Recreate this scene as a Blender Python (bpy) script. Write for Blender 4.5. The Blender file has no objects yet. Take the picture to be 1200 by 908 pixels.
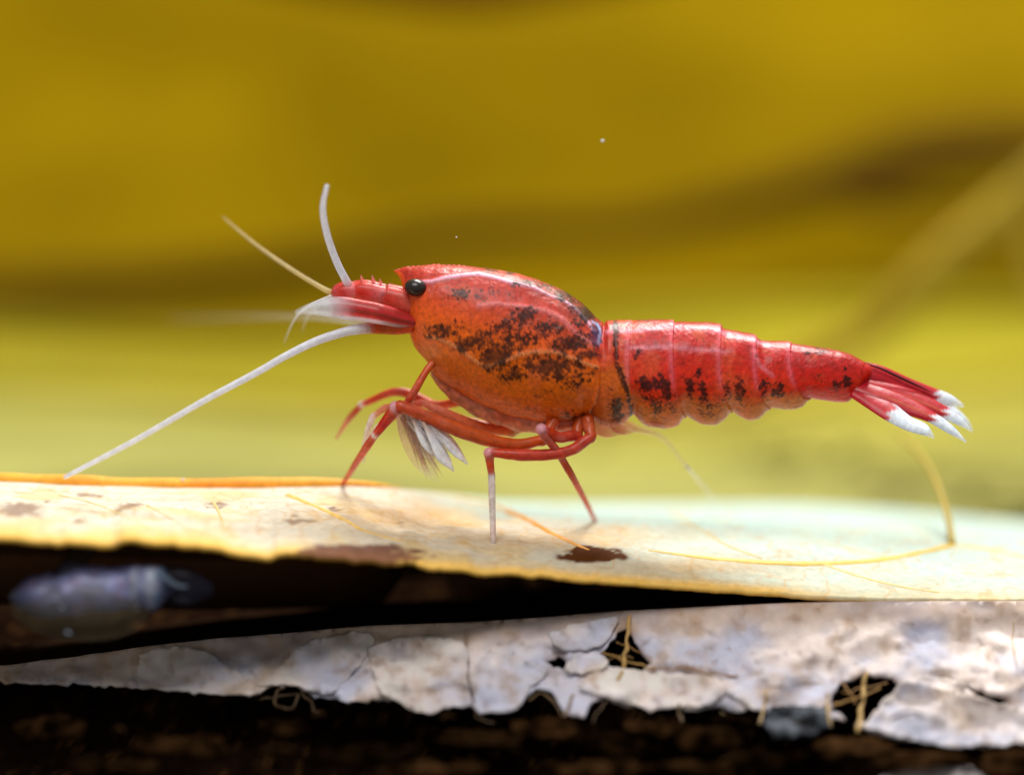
import bpy, bmesh, math, random
import numpy as np
from mathutils import Vector, Matrix
from mathutils.geometry import delaunay_2d_cdt

SC = bpy.context.scene
COLL = SC.collection
MM = 0.001                      # everything below is measured in millimetres, built in metres

# ------------------------------------------------------------------ camera
D = 110.0                       # camera to the shrimp, mm
PITCH = math.radians(8.0)
PXMM = 30.0                     # photograph pixels per mm at the shrimp
CAM = np.array([0.0, -D * math.cos(PITCH), D * math.sin(PITCH)])
FWD = np.array([0.0, math.cos(PITCH), -math.sin(PITCH)])
UP = np.array([0.0, math.sin(PITCH), math.cos(PITCH)])
cd = bpy.data.cameras.new('camera')
cam = bpy.data.objects.new('camera', cd)
COLL.objects.link(cam)
cam.location = Vector(CAM * MM)
cam.rotation_euler = (math.radians(90) - PITCH, 0, 0)
cd.sensor_width = 36.0
cd.lens = 36.0 * D / (1200 / PXMM)
cd.clip_start = 0.002
cd.clip_end = 10.0
cd.dof.use_dof = True
cd.dof.focus_distance = (D - 1.3) * MM
cd.dof.aperture_fstop = cd.lens / 5.5
SC.camera = cam

# ------------------------------------------------------------------ light
w = bpy.data.worlds.new('World')
SC.world = w
w.use_nodes = True
w.node_tree.nodes['Background'].inputs[0].default_value = (1.0, 0.97, 0.9, 1)
w.node_tree.nodes['Background'].inputs[1].default_value = 0.30


def lamp(name, loc, target, sx, sy, power, col):
    l = bpy.data.lights.new(name, 'AREA')
    l.shape = 'RECTANGLE'
    l.size, l.size_y = sx * MM, sy * MM
    l.energy = power
    l.color = col
    o = bpy.data.objects.new(name, l)
    COLL.objects.link(o)
    o.location = Vector(loc) * MM
    o.rotation_euler = (Vector(target) - Vector(loc)).to_track_quat('-Z', 'Y').to_euler()
    return o


lamp('tank_lamp', (40, 95, 165), (0, 12, -5), 90, 45, 0.56, (1.0, 0.98, 0.94))
lamp('room_fill', (-20, -140, 225), (0, 0, 0), 140, 100, 0.45, (1.0, 0.96, 0.93))  # unseen soft fill from the front, brightens the shrimp's near side

SC.render.engine = 'CYCLES'
SC.cycles.use_denoising = True
SC.cycles.max_bounces = 8
SC.cycles.transparent_max_bounces = 16
SC.view_settings.view_transform = 'Standard'
SC.view_settings.look = 'None'
SC.view_settings.exposure = 0.0
SC.view_settings.gamma = 1.0


# ------------------------------------------------------------------ helpers
def P(px, py, Y):
    """the point at depth Y (mm behind the shrimp) that is seen at a pixel"""
    d = FWD * D + np.array([(px - 600) / PXMM, 0, 0]) + UP * ((454 - py) / PXMM)
    t = (Y - CAM[1]) / d[1]
    return CAM + d * t


def PV(px, py, Y):
    px, py, Y = np.broadcast_arrays(np.asarray(px, float), np.asarray(py, float), np.asarray(Y, float))
    d = FWD * D + np.stack([(px - 600) / PXMM, px * 0, px * 0], -1) + UP * ((454 - py) / PXMM)[..., None]
    t = (Y - CAM[1]) / d[..., 1]
    return CAM + d * t[..., None]


def proj(p):
    v = p - CAM
    dz = v @ FWD
    return 600 + v[..., 0] / dz * D * PXMM, 454 - (v @ UP) / dz * D * PXMM


def lin(c):
    c = np.asarray(c, float) / 255.0
    return np.where(c <= 0.04045, c / 12.92, ((c + 0.055) / 1.055) ** 2.4)


def _h(ix, iy, iz, seed):
    n = (ix * 374761393 + iy * 668265263 + iz * 2147483647 + seed * 1274126177) & 0xffffffff
    n = ((n ^ (n >> 13)) * 1274126177) & 0xffffffff
    n = ((n ^ (n >> 16)) * 2246822519) & 0xffffffff
    return ((n ^ (n >> 15)) & 0xffffff) / float(0xffffff)


def noise(p, seed=0):
    p = np.asarray(p, float)
    i = np.floor(p).astype(np.int64)
    f = p - i
    f = f * f * (3 - 2 * f)
    r = 0
    for a in (0, 1):
        wx = f[..., 0] if a else 1 - f[..., 0]
        for b in (0, 1):
            wy = f[..., 1] if b else 1 - f[..., 1]
            for c in (0, 1):
                wz = f[..., 2] if c else 1 - f[..., 2]
                r = r + wx * wy * wz * _h(i[..., 0] + a, i[..., 1] + b, i[..., 2] + c, seed)
    return r


def fbm(p, octv=4, seed=0):
    p = np.asarray(p, float)
    a, s, t = 0.5, 0, 0
    for k in range(octv):
        s = s + a * noise(p, seed + k * 17)
        t += a
        p = p * 2.03
        a *= 0.55
    return s / t


def sstep(a, b, x):
    t = np.clip((x - a) / (b - a), 0, 1)
    return t * t * (3 - 2 * t)


def interp(tab, x):
    t = np.asarray(tab, float)
    return np.interp(x, t[:, 0], t[:, 1])


def smooth_interp(tab, x):
    """monotone-ish cubic (pchip) interpolation"""
    t = np.asarray(tab, float)
    X, Yv = t[:, 0], t[:, 1]
    h = np.diff(X)
    dl = np.diff(Yv) / h
    m = np.zeros_like(Yv)
    m[0], m[-1] = dl[0], dl[-1]
    for k in range(1, len(X) - 1):
        if dl[k - 1] * dl[k] > 0:
            w1, w2 = 2 * h[k] + h[k - 1], h[k] + 2 * h[k - 1]
            m[k] = (w1 + w2) / (w1 / dl[k - 1] + w2 / dl[k])
    x = np.clip(x, X[0], X[-1])
    k = np.clip(np.searchsorted(X, x) - 1, 0, len(X) - 2)
    s = (x - X[k]) / h[k]
    return ((1 + 2 * s) * (1 - s) ** 2 * Yv[k] + s * (1 - s) ** 2 * h[k] * m[k]
            + s * s * (3 - 2 * s) * Yv[k + 1] + s * s * (s - 1) * h[k] * m[k + 1])


def dist_line(x, y, pts):
    best = np.full(np.shape(x), 1e9)
    for (ax, ay), (bx, by) in zip(pts[:-1], pts[1:]):
        vx, vy = bx - ax, by - ay
        t = np.clip(((x - ax) * vx + (y - ay) * vy) / (vx * vx + vy * vy), 0, 1)
        best = np.minimum(best, np.hypot(x - ax - t * vx, y - ay - t * vy))
    return best


def crom(pts, n):
    """Catmull-Rom resampling of rows"""
    p = np.asarray(pts, float)
    p = np.vstack([2 * p[0] - p[1], p, 2 * p[-1] - p[-2]])
    out = []
    m = len(p) - 3
    for i in range(m):
        a, b, c, d = p[i:i + 4]
        ts = np.linspace(0, 1, n, endpoint=(i == m - 1))
        for t in ts:
            out.append(0.5 * (2 * b + (c - a) * t + (2 * a - 5 * b + 4 * c - d) * t * t + (3 * b - a - 3 * c + d) * t ** 3))
    return np.array(out)


def mesh_obj(name, verts, faces, mat, parent=None, cols=None, smooth=True):
    me = bpy.data.meshes.new(name)
    me.from_pydata([tuple(v) for v in (np.asarray(verts) * MM)], [], [tuple(int(i) for i in f) for f in faces])
    if smooth:
        me.polygons.foreach_set('use_smooth', [True] * len(me.polygons))
    if cols is not None:
        cols = np.asarray(cols, float)
        if cols.shape[1] == 3:
            cols = np.hstack([cols, np.ones((len(cols), 1))])
        a = me.color_attributes.new('pigment', 'FLOAT_COLOR', 'POINT')
        a.data.foreach_set('color', cols.astype(np.float32).ravel())
    me.update()
    o = bpy.data.objects.new(name, me)
    COLL.objects.link(o)
    if mat:
        me.materials.append(mat)
    if parent is not None:
        o.parent = parent
        o.matrix_parent_inverse = parent.matrix_world.inverted()
    return o


def thing(name, label, cat, loc, group=None):
    o = bpy.data.objects.new(name, None)
    o.empty_display_size = 0.002
    COLL.objects.link(o)
    o.location = Vector(loc) * MM
    o.matrix_world = Matrix.Translation(o.location)
    tag(o, label, cat, group)
    return o


def tag(o, label, cat, group=None):
    o['label'] = label
    o['category'] = cat
    if group:
        o['group'] = group
    return o


def tube_data(pts, rad, nseg=12, flat=1.0, cols=None, per=6, side=(0, 1, 0), rough=0.0):
    """tapered tube; pts Nx3 mm, rad N, cols Nx3/4; returns verts, faces, colours"""
    pts = np.asarray(pts, float)
    rad = np.asarray(rad, float)
    if cols is None:
        cols = np.ones((len(pts), 4))
    cols = np.asarray(cols, float)
    if cols.shape[1] == 3:
        cols = np.hstack([cols, np.ones((len(cols), 1))])
    q = crom(np.hstack([pts, rad[:, None], cols]), per)
    c, r, cc = q[:, :3], np.maximum(q[:, 3], 0.004), np.clip(q[:, 4:], 0, 1)
    T = np.gradient(c, axis=0)
    T /= np.linalg.norm(T, axis=1)[:, None]
    s0 = np.array(side, float)
    V, F, C = [], [], []
    for i in range(len(c)):
        s = s0 - T[i] * (s0 @ T[i])
        if np.linalg.norm(s) < 0.2:
            s = np.array([0, 0, 1.0]) - T[i] * T[i][2]
        s /= np.linalg.norm(s)
        u = np.cross(T[i], s)
        for k in range(nseg):
            a = 2 * math.pi * k / nseg
            V.append(c[i] + s * math.cos(a) * r[i] * flat + u * math.sin(a) * r[i])
            C.append(cc[i])
    n = len(c)
    if rough:
        V, C = np.array(V), np.array(C)
        q = fbm(V * 2.6, 3, 611)
        V = V + (V - np.repeat(c, nseg, 0)) * ((q - .5) * rough)[:, None]
        q2 = fbm(V * 4.5, 3, 613)
        C[:, :3] *= (1 + (q2 - .5) * 2.4 * rough)[:, None]
        pal = sstep(.55, .75, fbm(V * 3.1, 3, 617))[:, None] * min(1, rough) * .8
        C[:, :3] = C[:, :3] * (1 - pal) + lin((236, 150, 130)) * pal * C[:, :3].max() 
        V, C = list(V), list(np.clip(C, 0, 1))
    for i in range(n - 1):
        for k in range(nseg):
            a, b = i * nseg + k, i * nseg + (k + 1) % nseg
            F.append((a, b, b + nseg, a + nseg))
    for e, i in ((0, 0), (1, n - 1)):
        V.append(c[i] + T[i] * (r[i] * 0.7 * (1 if e else -1)))
        C.append(cc[i])
        ci = len(V) - 1
        for k in range(nseg):
            a, b = i * nseg + k, i * nseg + (k + 1) % nseg
            F.append((a, b, ci) if e else (b, a, ci))
    return np.array(V), F, np.array(C)


def tube(name, pts, rad, mat, parent, cols=None, **kw):
    V, F, C = tube_data(pts, rad, cols=cols, **kw)
    return mesh_obj(name, V, F, mat, parent, C)


# ------------------------------------------------------------------ materials
class NT:
    def __init__(self, name):
        self.m = bpy.data.materials.new(name)
        self.m.use_nodes = True
        self.t = self.m.node_tree
        self.p = self.t.nodes['Principled BSDF']

    def n(self, typ, **kw):
        x = self.t.nodes.new(typ)
        for k, v in kw.items():
            if k.startswith('i_'):
                x.inputs[k[2:].replace('_', ' ')].default_value = v
            else:
                setattr(x, k, v)
        return x

    def l(self, a, b):
        self.t.links.new(a, b)


def attr_mat(name, rough=0.4, sss=0.0, sss_r=(0.4, 0.1, 0.05), vary=0.3, scale=2500, bump=0.1, bscale=4000,
             coat=0.0, translucent=0.0, spec=0.5, alpha=True, sheen=0.0):
    m = NT(name)
    at = m.n('ShaderNodeAttribute', attribute_name='pigment')
    tc = m.n('ShaderNodeTexCoord')
    nz = m.n('ShaderNodeTexNoise', i_Scale=scale, i_Detail=6.0, i_Roughness=0.65)
    m.l(tc.outputs['Object'], nz.inputs['Vector'])
    rp = m.n('ShaderNodeMapRange', i_From_Min=0.3, i_From_Max=0.7, i_To_Min=1 - vary, i_To_Max=1 + vary)
    m.l(nz.outputs['Fac'], rp.inputs['Value'])
    mx = m.n('ShaderNodeVectorMath', operation='SCALE')
    m.l(at.outputs['Color'], mx.inputs[0])
    m.l(rp.outputs['Result'], mx.inputs['Scale'])
    m.l(mx.outputs['Vector'], m.p.inputs['Base Color'])
    m.p.inputs['Roughness'].default_value = rough
    m.p.inputs['Specular IOR Level'].default_value = spec
    if sss:
        m.p.inputs['Subsurface Weight'].default_value = sss
        m.p.inputs['Subsurface Radius'].default_value = sss_r
        m.p.inputs['Subsurface Scale'].default_value = MM
    if coat:
        m.p.inputs['Coat Weight'].default_value = coat
        m.p.inputs['Coat Roughness'].default_value = 0.15
    if bump:
        b2 = m.n('ShaderNodeTexNoise', i_Scale=bscale, i_Detail=5.0)
        m.l(tc.outputs['Object'], b2.inputs['Vector'])
        bp = m.n('ShaderNodeBump', i_Strength=bump, i_Distance=0.00008)
        m.l(b2.outputs['Fac'], bp.inputs['Height'])
        m.l(bp.outputs['Normal'], m.p.inputs['Normal'])
    if alpha and not translucent:
        m.l(at.outputs['Alpha'], m.p.inputs['Alpha'])
    if translucent:
        out = m.t.nodes['Material Output']
        tr = m.n('ShaderNodeBsdfTranslucent')
        m.l(mx.outputs['Vector'], tr.inputs['Color'])
        ms = m.n('ShaderNodeMixShader', i_Fac=translucent)
        m.l(m.p.outputs[0], ms.inputs[1])
        m.l(tr.outputs[0], ms.inputs[2])
        m.l(ms.outputs[0], out.inputs['Surface'])
        if alpha:
            cl = m.n('ShaderNodeBsdfTransparent')
            m2 = m.n('ShaderNodeMixShader')
            m.l(at.outputs['Alpha'], m2.inputs[0])
            m.l(cl.outputs[0], m2.inputs[1])
            m.l(ms.outputs[0], m2.inputs[2])
            m.l(m2.outputs[0], out.inputs['Surface'])
    return m.m


M_shell = attr_mat('shrimp shell', rough=0.42, sss=0.15, sss_r=(0.35, 0.12, 0.05), vary=0.30, scale=5500, bump=0.35,
                   bscale=5200, coat=0.06, alpha=False, spec=0.32)
M_limb = attr_mat('shrimp limb', rough=0.4, sss=0.2, sss_r=(0.3, 0.15, 0.1), vary=0.22, scale=5000, bump=0.2, coat=0.12, translucent=0.3)
M_film = attr_mat('clear film', rough=0.35, vary=0.15, scale=4000, bump=0.1, coat=0.2, translucent=0.45)
M_leaf = attr_mat('dry leaf', rough=0.6, vary=0.14, scale=2400, bump=0.6, bscale=2600, translucent=0.12, alpha=False, spec=0.06)
M_vein = attr_mat('leaf vein', rough=0.5, vary=0.18, scale=3000, bump=0.2, alpha=False, spec=0.3)
M_rot = attr_mat('rotting leaf', rough=0.55, vary=0.12, scale=1500, bump=0.3, bscale=1500, translucent=0.08, alpha=False, spec=0.1)
M_soil = attr_mat('dark soil', rough=1.0, vary=0.6, scale=900, bump=0.8, bscale=1500, alpha=False, spec=0.0)
M_back = attr_mat('background', rough=0.9, vary=0.12, scale=60, bump=0.0, alpha=False, spec=0.1)


def eye_mat():
    m = NT('eye')
    m.p.inputs['Base Color'].default_value = (0.012, 0.008, 0.007, 1)
    m.p.inputs['Roughness'].default_value = 0.28
    lw = m.n('ShaderNodeLayerWeight', i_Blend=0.25)
    tc = m.n('ShaderNodeTexCoord')
    vz = m.n('ShaderNodeTexVoronoi', i_Scale=16000.0)
    m.l(tc.outputs['Object'], vz.inputs['Vector'])
    mp = m.n('ShaderNodeMix', data_type='RGBA')
    mp.inputs['A'].default_value = (0.010, 0.008, 0.008, 1)
    mp.inputs['B'].default_value = (0.035, 0.022, 0.018, 1)
    m.l(vz.outputs['Distance'], mp.inputs['Factor'])
    m.l(mp.outputs['Result'], m.p.inputs['Base Color'])
    return m.m


M_eye = eye_mat()

# ------------------------------------------------------------------ setting: soil bed and back wall
WALL_Y = 128.0
FLOOR_Z = -14.2


def soil_height(x, y):
    m = sstep(-5.5, -0.5, y) * (1 - sstep(9, 20, y))
    top = np.interp(x, [-25, -8, 5, 14, 25], [-11.2, -10.6, -9.9, -9.2, -9.2])
    z = FLOOR_Z + (top - FLOOR_Z) * m
    q = np.stack([x * 0.55, y * 0.55, x * 0], -1)
    z = z + (fbm(q, 4, 5) - 0.5) * 1.3 + (fbm(q * 4, 3, 9) - 0.5) * 0.45
    return z


def grid_faces(nx, ny):
    i, j = np.meshgrid(np.arange(nx - 1), np.arange(ny - 1), indexing='ij')
    a = (i * ny + j).ravel()
    return np.stack([a, a + ny, a + ny + 1, a + 1], -1)


def build_soil():
    xs = np.concatenate([np.linspace(-200, -28, 30)[:-1], np.linspace(-28, 28, 260), np.linspace(28, 200, 30)[1:]])
    ys = np.concatenate([np.linspace(-26, 22, 200), np.linspace(22, WALL_Y + 4, 70)[1:]])
    X, Y = np.meshgrid(xs, ys, indexing='ij')
    Z = soil_height(X, Y)
    V = np.stack([X, Y, Z], -1).reshape(-1, 3)
    n1 = fbm(V * 0.5, 4, 31)
    n2 = fbm(V * 2.2, 3, 41)
    c = lin((26, 15, 9))[None] * (0.35 + 1.1 * n1[:, None])
    c = c + (lin((96, 66, 34)) * 0.8)[None] * (sstep(0.60, 0.78, n2) * 0.5)[:, None]
    o = mesh_obj('soil_bed', V, grid_faces(len(xs), len(ys)), M_soil, None, c)
    o['kind'] = 'structure'
    o['label'] = 'dark brown wet soil below the leaves'


build_soil()


def build_wall():
    xs, zs = np.linspace(-220, 220, 120), np.linspace(FLOOR_Z - 3, 150, 60)
    X, Z = np.meshgrid(xs, zs, indexing='ij')
    n = fbm(np.stack([X * 0.02, Z * 0.06, X * 0], -1), 4, 61)
    V = np.stack([X, WALL_Y + 3 * (n - 0.5), Z], -1).reshape(-1, 3)
    n = n.ravel()
    c = lin((166, 136, 2))[None] * (0.7 + 0.6 * n[:, None])
    f = grid_faces(len(xs), len(zs))
    o = mesh_obj('tank_back_wall', V, f, M_back, None, c)
    o['kind'] = 'structure'
    o['label'] = 'ochre yellow algae covered back wall of the tank'


build_wall()


def build_background():
    # large leaf lying on the floor behind, far out of focus
    xs, ys = np.linspace(-95, 95, 150), np.linspace(30, 126, 90)
    X, Y = np.meshgrid(xs, ys, indexing='ij')
    Z = FLOOR_Z + 0.8 + 0.02 * (Y - 30) + 1.6 * np.sin(X * 0.055 + Y * 0.045 + 0.6) + 1.0 * (fbm(np.stack([X * .04, Y * .04, X * 0], -1), 3, 3) - .5)
    V = np.stack([X, Y, Z], -1).reshape(-1, 3)
    n = fbm(np.stack([(V[:, 0] + V[:, 1]) * .03, (V[:, 0] * .6 - V[:, 1]) * .09, V[:, 0] * 0], -1), 3, 23)
    t = sstep(40, 110, V[:, 1])
    c = (lin((144, 143, 82))[None] * (1 - t[:, None]) + lin((140, 131, 26))[None] * t[:, None]) * (0.45 + 1.1 * n[:, None])
    t = thing('background_leaf', 'large blurred yellow-green leaf lying flat on the floor behind', 'leaf', (0, 78, FLOOR_Z))
    o = mesh_obj('blade', V, grid_faces(150, 90), M_back, t, c)
    sm = o.modifiers.new('thickness', 'SOLIDIFY')
    sm.thickness = 0.5 * MM
    sm.offset = -1
    pts = [PV(-60, 470, 0)]
    mid = []
    for x in np.linspace(-92, 92, 12):
        y = 84 + 0.12 * x
        z = FLOOR_Z + 0.8 + 0.02 * (y - 30) + 1.6 * math.sin(x * 0.055 + y * 0.045 + 0.6) + 0.25
        mid.append((x, y, z))
    tube('midrib', mid, [0.9] * 12, M_back, t, cols=np.tile(lin((160, 146, 44)), (12, 1)), per=5)

    def twig(name, label, cat, pl, rad, col, seed, branches=()):
        t = thing(name, label, cat, PV(*pl[0]))
        p = np.array([PV(*a) for a in pl])
        rng = np.random.default_rng(seed)
        p = p + rng.normal(0, 0.25, p.shape)
        tube('stem', p, rad, M_back, t, cols=np.tile(lin(col), (len(p), 1)), nseg=14, per=6)
        for bl, br in branches:
            tube('side_branch', [PV(*a) for a in bl], br, M_back, t, cols=np.tile(lin(col), (len(bl), 1)), nseg=10, per=5)
        return t

    twig('dark_twig', 'dark brown blurred twig lying across the yellow back wall', 'twig',
         [(-140, 352, 118), (100, 338, 116), (330, 312, 114), (560, 282, 116), (760, 262, 118), (960, 216, 116), (1110, 176, 114), (1330, 160, 114)],
         [1.2, 1.5, 1.5, 1.3, 1.2, 1.6, 2.2, 1.2], (78, 54, 4), 4,
         [([(960, 216, 116), (1040, 240, 112), (1180, 250, 112)], [0.9, 0.8, 0.5])])
    twig('driftwood_branch', 'reddish brown blurred branch at the top of the back wall', 'branch',
         [(300, -60, 112), (460, -28, 110), (560, -16, 110), (700, -40, 112), (850, -70, 112)],
         [1.6, 1.9, 1.9, 1.6, 1.3], (80, 36, 6), 8)
    twig('pale_stem', 'pale tan blurred stem leaning diagonally behind the tail', 'stem',
         [(1290, 150, 60), (1190, 235, 62), (1100, 315, 64), (1010, 385, 66), (930, 430, 68), (860, 470, 70)],
         [1.15, 1.1, 1.05, 1.0, 0.85, 0.6], (176, 150, 52), 5,
         [([(1190, 235, 62), (1215, 330, 60), (1250, 400, 58)], [0.6, 0.6, 0.5])])


build_background()

# ------------------------------------------------------------------ upper leaf (the one the shrimp walks on)
U_FRONT = [(-140, 626), (0, 630), (60, 633), (130, 638), (150, 633), (200, 636), (240, 640), (275, 648), (318, 652), (336, 645), (400, 653),
           (480, 658), (503, 663), (600, 671), (700, 679), (800, 687), (900, 694), (960, 698), (1050, 701), (1200, 702), (1340, 702)]
U_BACK = [(-140, 562), (0, 563), (100, 567), (250, 570), (400, 568), (450, 570), (480, 574), (520, 579), (600, 588), (700, 590),
          (900, 590), (1000, 594), (1200, 612), (1340, 622)]
U_YF = [(-140, -11), (0, -10), (300, -8.4), (600, -5.8), (900, -3.8), (1340, -3.2)]
U_YB = [(-140, 1.2), (400, 2.2), (450, 3.4), (520, 7.5), (600, 13), (700, 17), (900, 20), (1340, 22)]


def u_edges(px):
    f = smooth_interp(U_FRONT, px)
    rag = (fbm(np.stack([np.asarray(px) * 0.05, np.asarray(px) * 0, np.asarray(px) * 0], -1), 4, 77) - 0.5)
    f = f + rag * np.interp(px, [0, 150, 480, 700, 1000], [5, 8, 9, 4, 2])
    return f, smooth_interp(U_BACK, px), smooth_interp(U_YF, px), smooth_interp(U_YB, px)


def u_surf(px, s):
    """point of the leaf's upper face at picture column px and front-to-back fraction s"""
    px, s = np.broadcast_arrays(np.asarray(px, float), np.asarray(s, float))
    f, b, yf, yb = u_edges(px)
    hump = smooth_interp([(0, 0), (.1, .27), (.2, .5), (.4, .77), (.7, .93), (1, 1)], s)
    k = sstep(430, 660, px)
    g = s ** 0.82 * (1 - k) + hump * k
    py = f + (b - f) * g
    Y = yf + (yb - yf) * s
    q = np.stack([px * 0.012, Y * 0.35, px * 0], -1)
    rel = (fbm(q, 3, 88) - 0.5) * 0.5 * np.sin(np.pi * np.clip(s, 0, 1))
    p = PV(px, py, Y)
    p = p + rel[..., None] * np.array([0, 0, 1.0])
    return p


def u_at(px, py):
    s = np.linspace(0, 1, 300)
    p = u_surf(np.full(300, float(px)), s)
    _, qy = proj(p)
    i = int(np.argmin(np.abs(qy - py)))
    s = np.clip(np.linspace(s[max(i - 1, 0)], s[min(i + 1, 299)], 60), 0, 1)
    p = u_surf(np.full(60, float(px)), s)
    _, qy = proj(p)
    return p[int(np.argmin(np.abs(qy - py)))]


def ell(x, y, cx, cy, rx, ry):
    return np.exp(-(((x - cx) / rx) ** 2 + ((y - cy) / ry) ** 2))


def build_upper_leaf():
    t = thing('dry_leaf', 'cream dry leaf with orange rim that the red shrimp walks on', 'leaf', u_surf(np.array([600.]), np.array([.5]))[0])
    nx, ns, nc = 620, 110, 12
    pxs = np.linspace(-130, 1330, nx)
    ss = np.linspace(0, 1, ns) ** 1.15
    PX, S = np.meshgrid(pxs, ss, indexing='ij')
    V = u_surf(PX, S)
    back = V[:, -1, :]
    fade = (1 - sstep(430, 540, pxs))
    curl = []  # unseen curl behind the rim, added to block light into the gap
    for k in range(1, nc + 1):
        f = k / nc
        q = back.copy()
        q[:, 1] += 0.25 + 1.3 * math.sin(f * 1.6) * (0.3 + 0.7 * fade)
        q[:, 2] -= f * f * 0.6 + 4.6 * fade * f ** 1.6
        curl.append(q)
    V = np.concatenate([V, np.stack(curl, 1)], 1)
    nr = ns + nc
    n = nx * nr
    V = V.reshape(-1, 3)
    x, y = proj(V)
    s_all = np.concatenate([S, np.ones((nx, nc))], 1).ravel()
    f, b, _, _ = u_edges(x)
    # pigment
    base = lin((226, 219, 202))
    warm = lin((230, 206, 150))
    cool = lin((190, 216, 210))
    tcol = np.maximum(sstep(420, 900, x + (y - 640) * -1.2) * .85, sstep(-.5, 5, V[:, 1]) * sstep(430, 600, x))
    n1 = fbm(V * 0.55, 4, 12)
    n2 = fbm(V * np.array([0.9, 0.35, 0.9]), 4, 13)
    c = base * (1 - tcol[:, None]) + cool * tcol[:, None]
    wm = np.clip(sstep(0.48, 0.68, n1) * 0.7 * (1 - 0.85 * tcol) + 0.8 * np.exp(-((y - f) / 13.0) ** 2) * (1 - 0.4 * tcol), 0, 1)
    c = c * (1 - wm[:, None]) + warm * wm[:, None]
    # fine net of veins
    cell = np.abs(fbm(V * np.array([1.1, 0.7, 1.1]), 2, 71) - 0.5)
    net = np.exp(-(cell / 0.02) ** 2) * 0.5
    str_ = sstep(.5, .75, fbm(np.stack([x * .02, y * .35, x * 0], -1), 4, 72)) * .3 * (1 - .7 * tcol)
    c = c * (1 - str_[:, None]) + lin((206, 168, 112)) * str_[:, None]
    c = c * (1 - net[:, None]) + lin((214, 172, 110)) * net[:, None]
    tan = np.clip(ell(x, y, 470, 605, 90, 18) + ell(x, y, 640, 632, 120, 16) + ell(x, y, 830, 664, 120, 12), 0, 1) * (0.45 + 0.5 * n2)  # brown stain that also paints in the shrimp's shadow strip
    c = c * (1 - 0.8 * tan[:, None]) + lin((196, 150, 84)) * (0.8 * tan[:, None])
    # front edge: light through the thin leaf painted in yellow; orange back rim
    rim = np.exp(-((y - f + 1) / 6.5) ** 2) * (1 - sstep(880, 1000, x)) * 0.75
    c = c * (1 - rim[:, None]) + lin((250, 196, 70)) * rim[:, None]
    nz = fbm(np.stack([x * 0.09, y * 0.22, x * 0], -1), 4, 5)
    spot = np.zeros(n)
    wpx = (fbm(np.stack([x * .05, y * .12, x * 0], -1), 3, 15) - .5) * 34
    wpy = (fbm(np.stack([x * .05, y * .12, x * 0], -1), 3, 16) - .5) * 12
    for (cx, cy, rx, ry, st) in [(25, 598, 42, 11, .75), (100, 581, 20, 6, .6), (150, 593, 18, 5, .7), (95, 611, 14, 5, .6), (255, 592, 16, 5, .6),
                                 (300, 589, 14, 4, .5), (350, 608, 22, 5, .8), (395, 595, 16, 4, .7), (470, 613, 20, 8, .45),
                                 (60, 588, 20, 5, .5), (205, 617, 12, 4, .4), (430, 588, 14, 4, .4),
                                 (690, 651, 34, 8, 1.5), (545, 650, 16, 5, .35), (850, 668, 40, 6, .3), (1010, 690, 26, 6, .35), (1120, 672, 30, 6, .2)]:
        spot = np.maximum(spot, st * ell(x + wpx, y + wpy, cx, cy, rx, ry))
    spot = sstep(0.28, 0.6, spot * (0.55 + 0.9 * nz))
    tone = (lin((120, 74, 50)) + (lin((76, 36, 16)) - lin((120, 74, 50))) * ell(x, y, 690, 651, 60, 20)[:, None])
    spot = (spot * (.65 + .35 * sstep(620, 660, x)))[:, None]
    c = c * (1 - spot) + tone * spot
    torn = np.maximum(ell(x, y, 418, 650, 92, 15), 0.8 * ell(x, y, 150, 637, 26, 6)) * (0.4 + 1.1 * nz)
    torn = sstep(0.32, 0.6, torn)
    c = c * (1 - 0.9 * torn[:, None]) + lin((104, 56, 52)) * (0.9 * torn[:, None])
    orange = (1 - sstep(440, 500, x)) * sstep(0.985, 1.0, s_all)
    c = c * (1 - 0.8 * orange[:, None]) + lin((196, 112, 24)) * (0.8 * orange[:, None])
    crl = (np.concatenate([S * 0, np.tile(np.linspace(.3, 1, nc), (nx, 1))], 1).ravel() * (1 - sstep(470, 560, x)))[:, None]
    c = c * (1 - crl) + lin((46, 26, 12)) * crl  # shade of the gap put into the curl's dark brown
    # underside sheet; its dead-leaf brown also paints shade into the gap
    th = 0.17
    U = V - np.array([0, 0, th]) + np.array([0, 0.02, 0])
    allV = np.concatenate([V, U])
    ff = grid_faces(nx, nr)
    fb = ff[:, ::-1] + n
    ring = [i * nr for i in range(nx)]
    ring2 = [(nx - 1) * nr + j for j in range(1, nr)]
    ring3 = [i * nr + nr - 1 for i in range(nx - 2, -1, -1)]
    ring4 = [j for j in range(nr - 2, 0, -1)]
    R = ring + ring2 + ring3 + ring4
    side = [(R[k], R[k - 1], R[k - 1] + n, R[k] + n) for k in range(len(R))]
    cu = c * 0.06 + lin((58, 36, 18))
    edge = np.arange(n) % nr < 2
    cu[edge] = c[edge] * 0.5 + lin((250, 190, 60)) * 0.6  # edge face carries the same painted glow
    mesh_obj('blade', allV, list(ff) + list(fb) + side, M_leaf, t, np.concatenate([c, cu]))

    def vein(name, pl, r, col, lift=0.02):
        rr = 1.5 * (np.asarray(r, float) if np.ndim(r) else np.linspace(r, r * 0.5, len(pl)))
        qq = crom(np.hstack([np.array(pl, float), rr[:, None]]), 7)
        rr = qq[:, 2] * (.75 + .5 * fbm(np.stack([qq[:, 0] * .1, qq[:, 1] * .1, qq[:, 0] * 0], -1), 2, 4))
        p = [u_at(a[0], a[1]) + np.array([0, 0, lift * (.5 if lift > .05 else 1) - .8 * q]) for a, q in zip(qq, rr)]
        tube(name, p, rr, M_vein, t, cols=np.tile(lin(col), (len(p), 1)), nseg=8, per=2)

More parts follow.
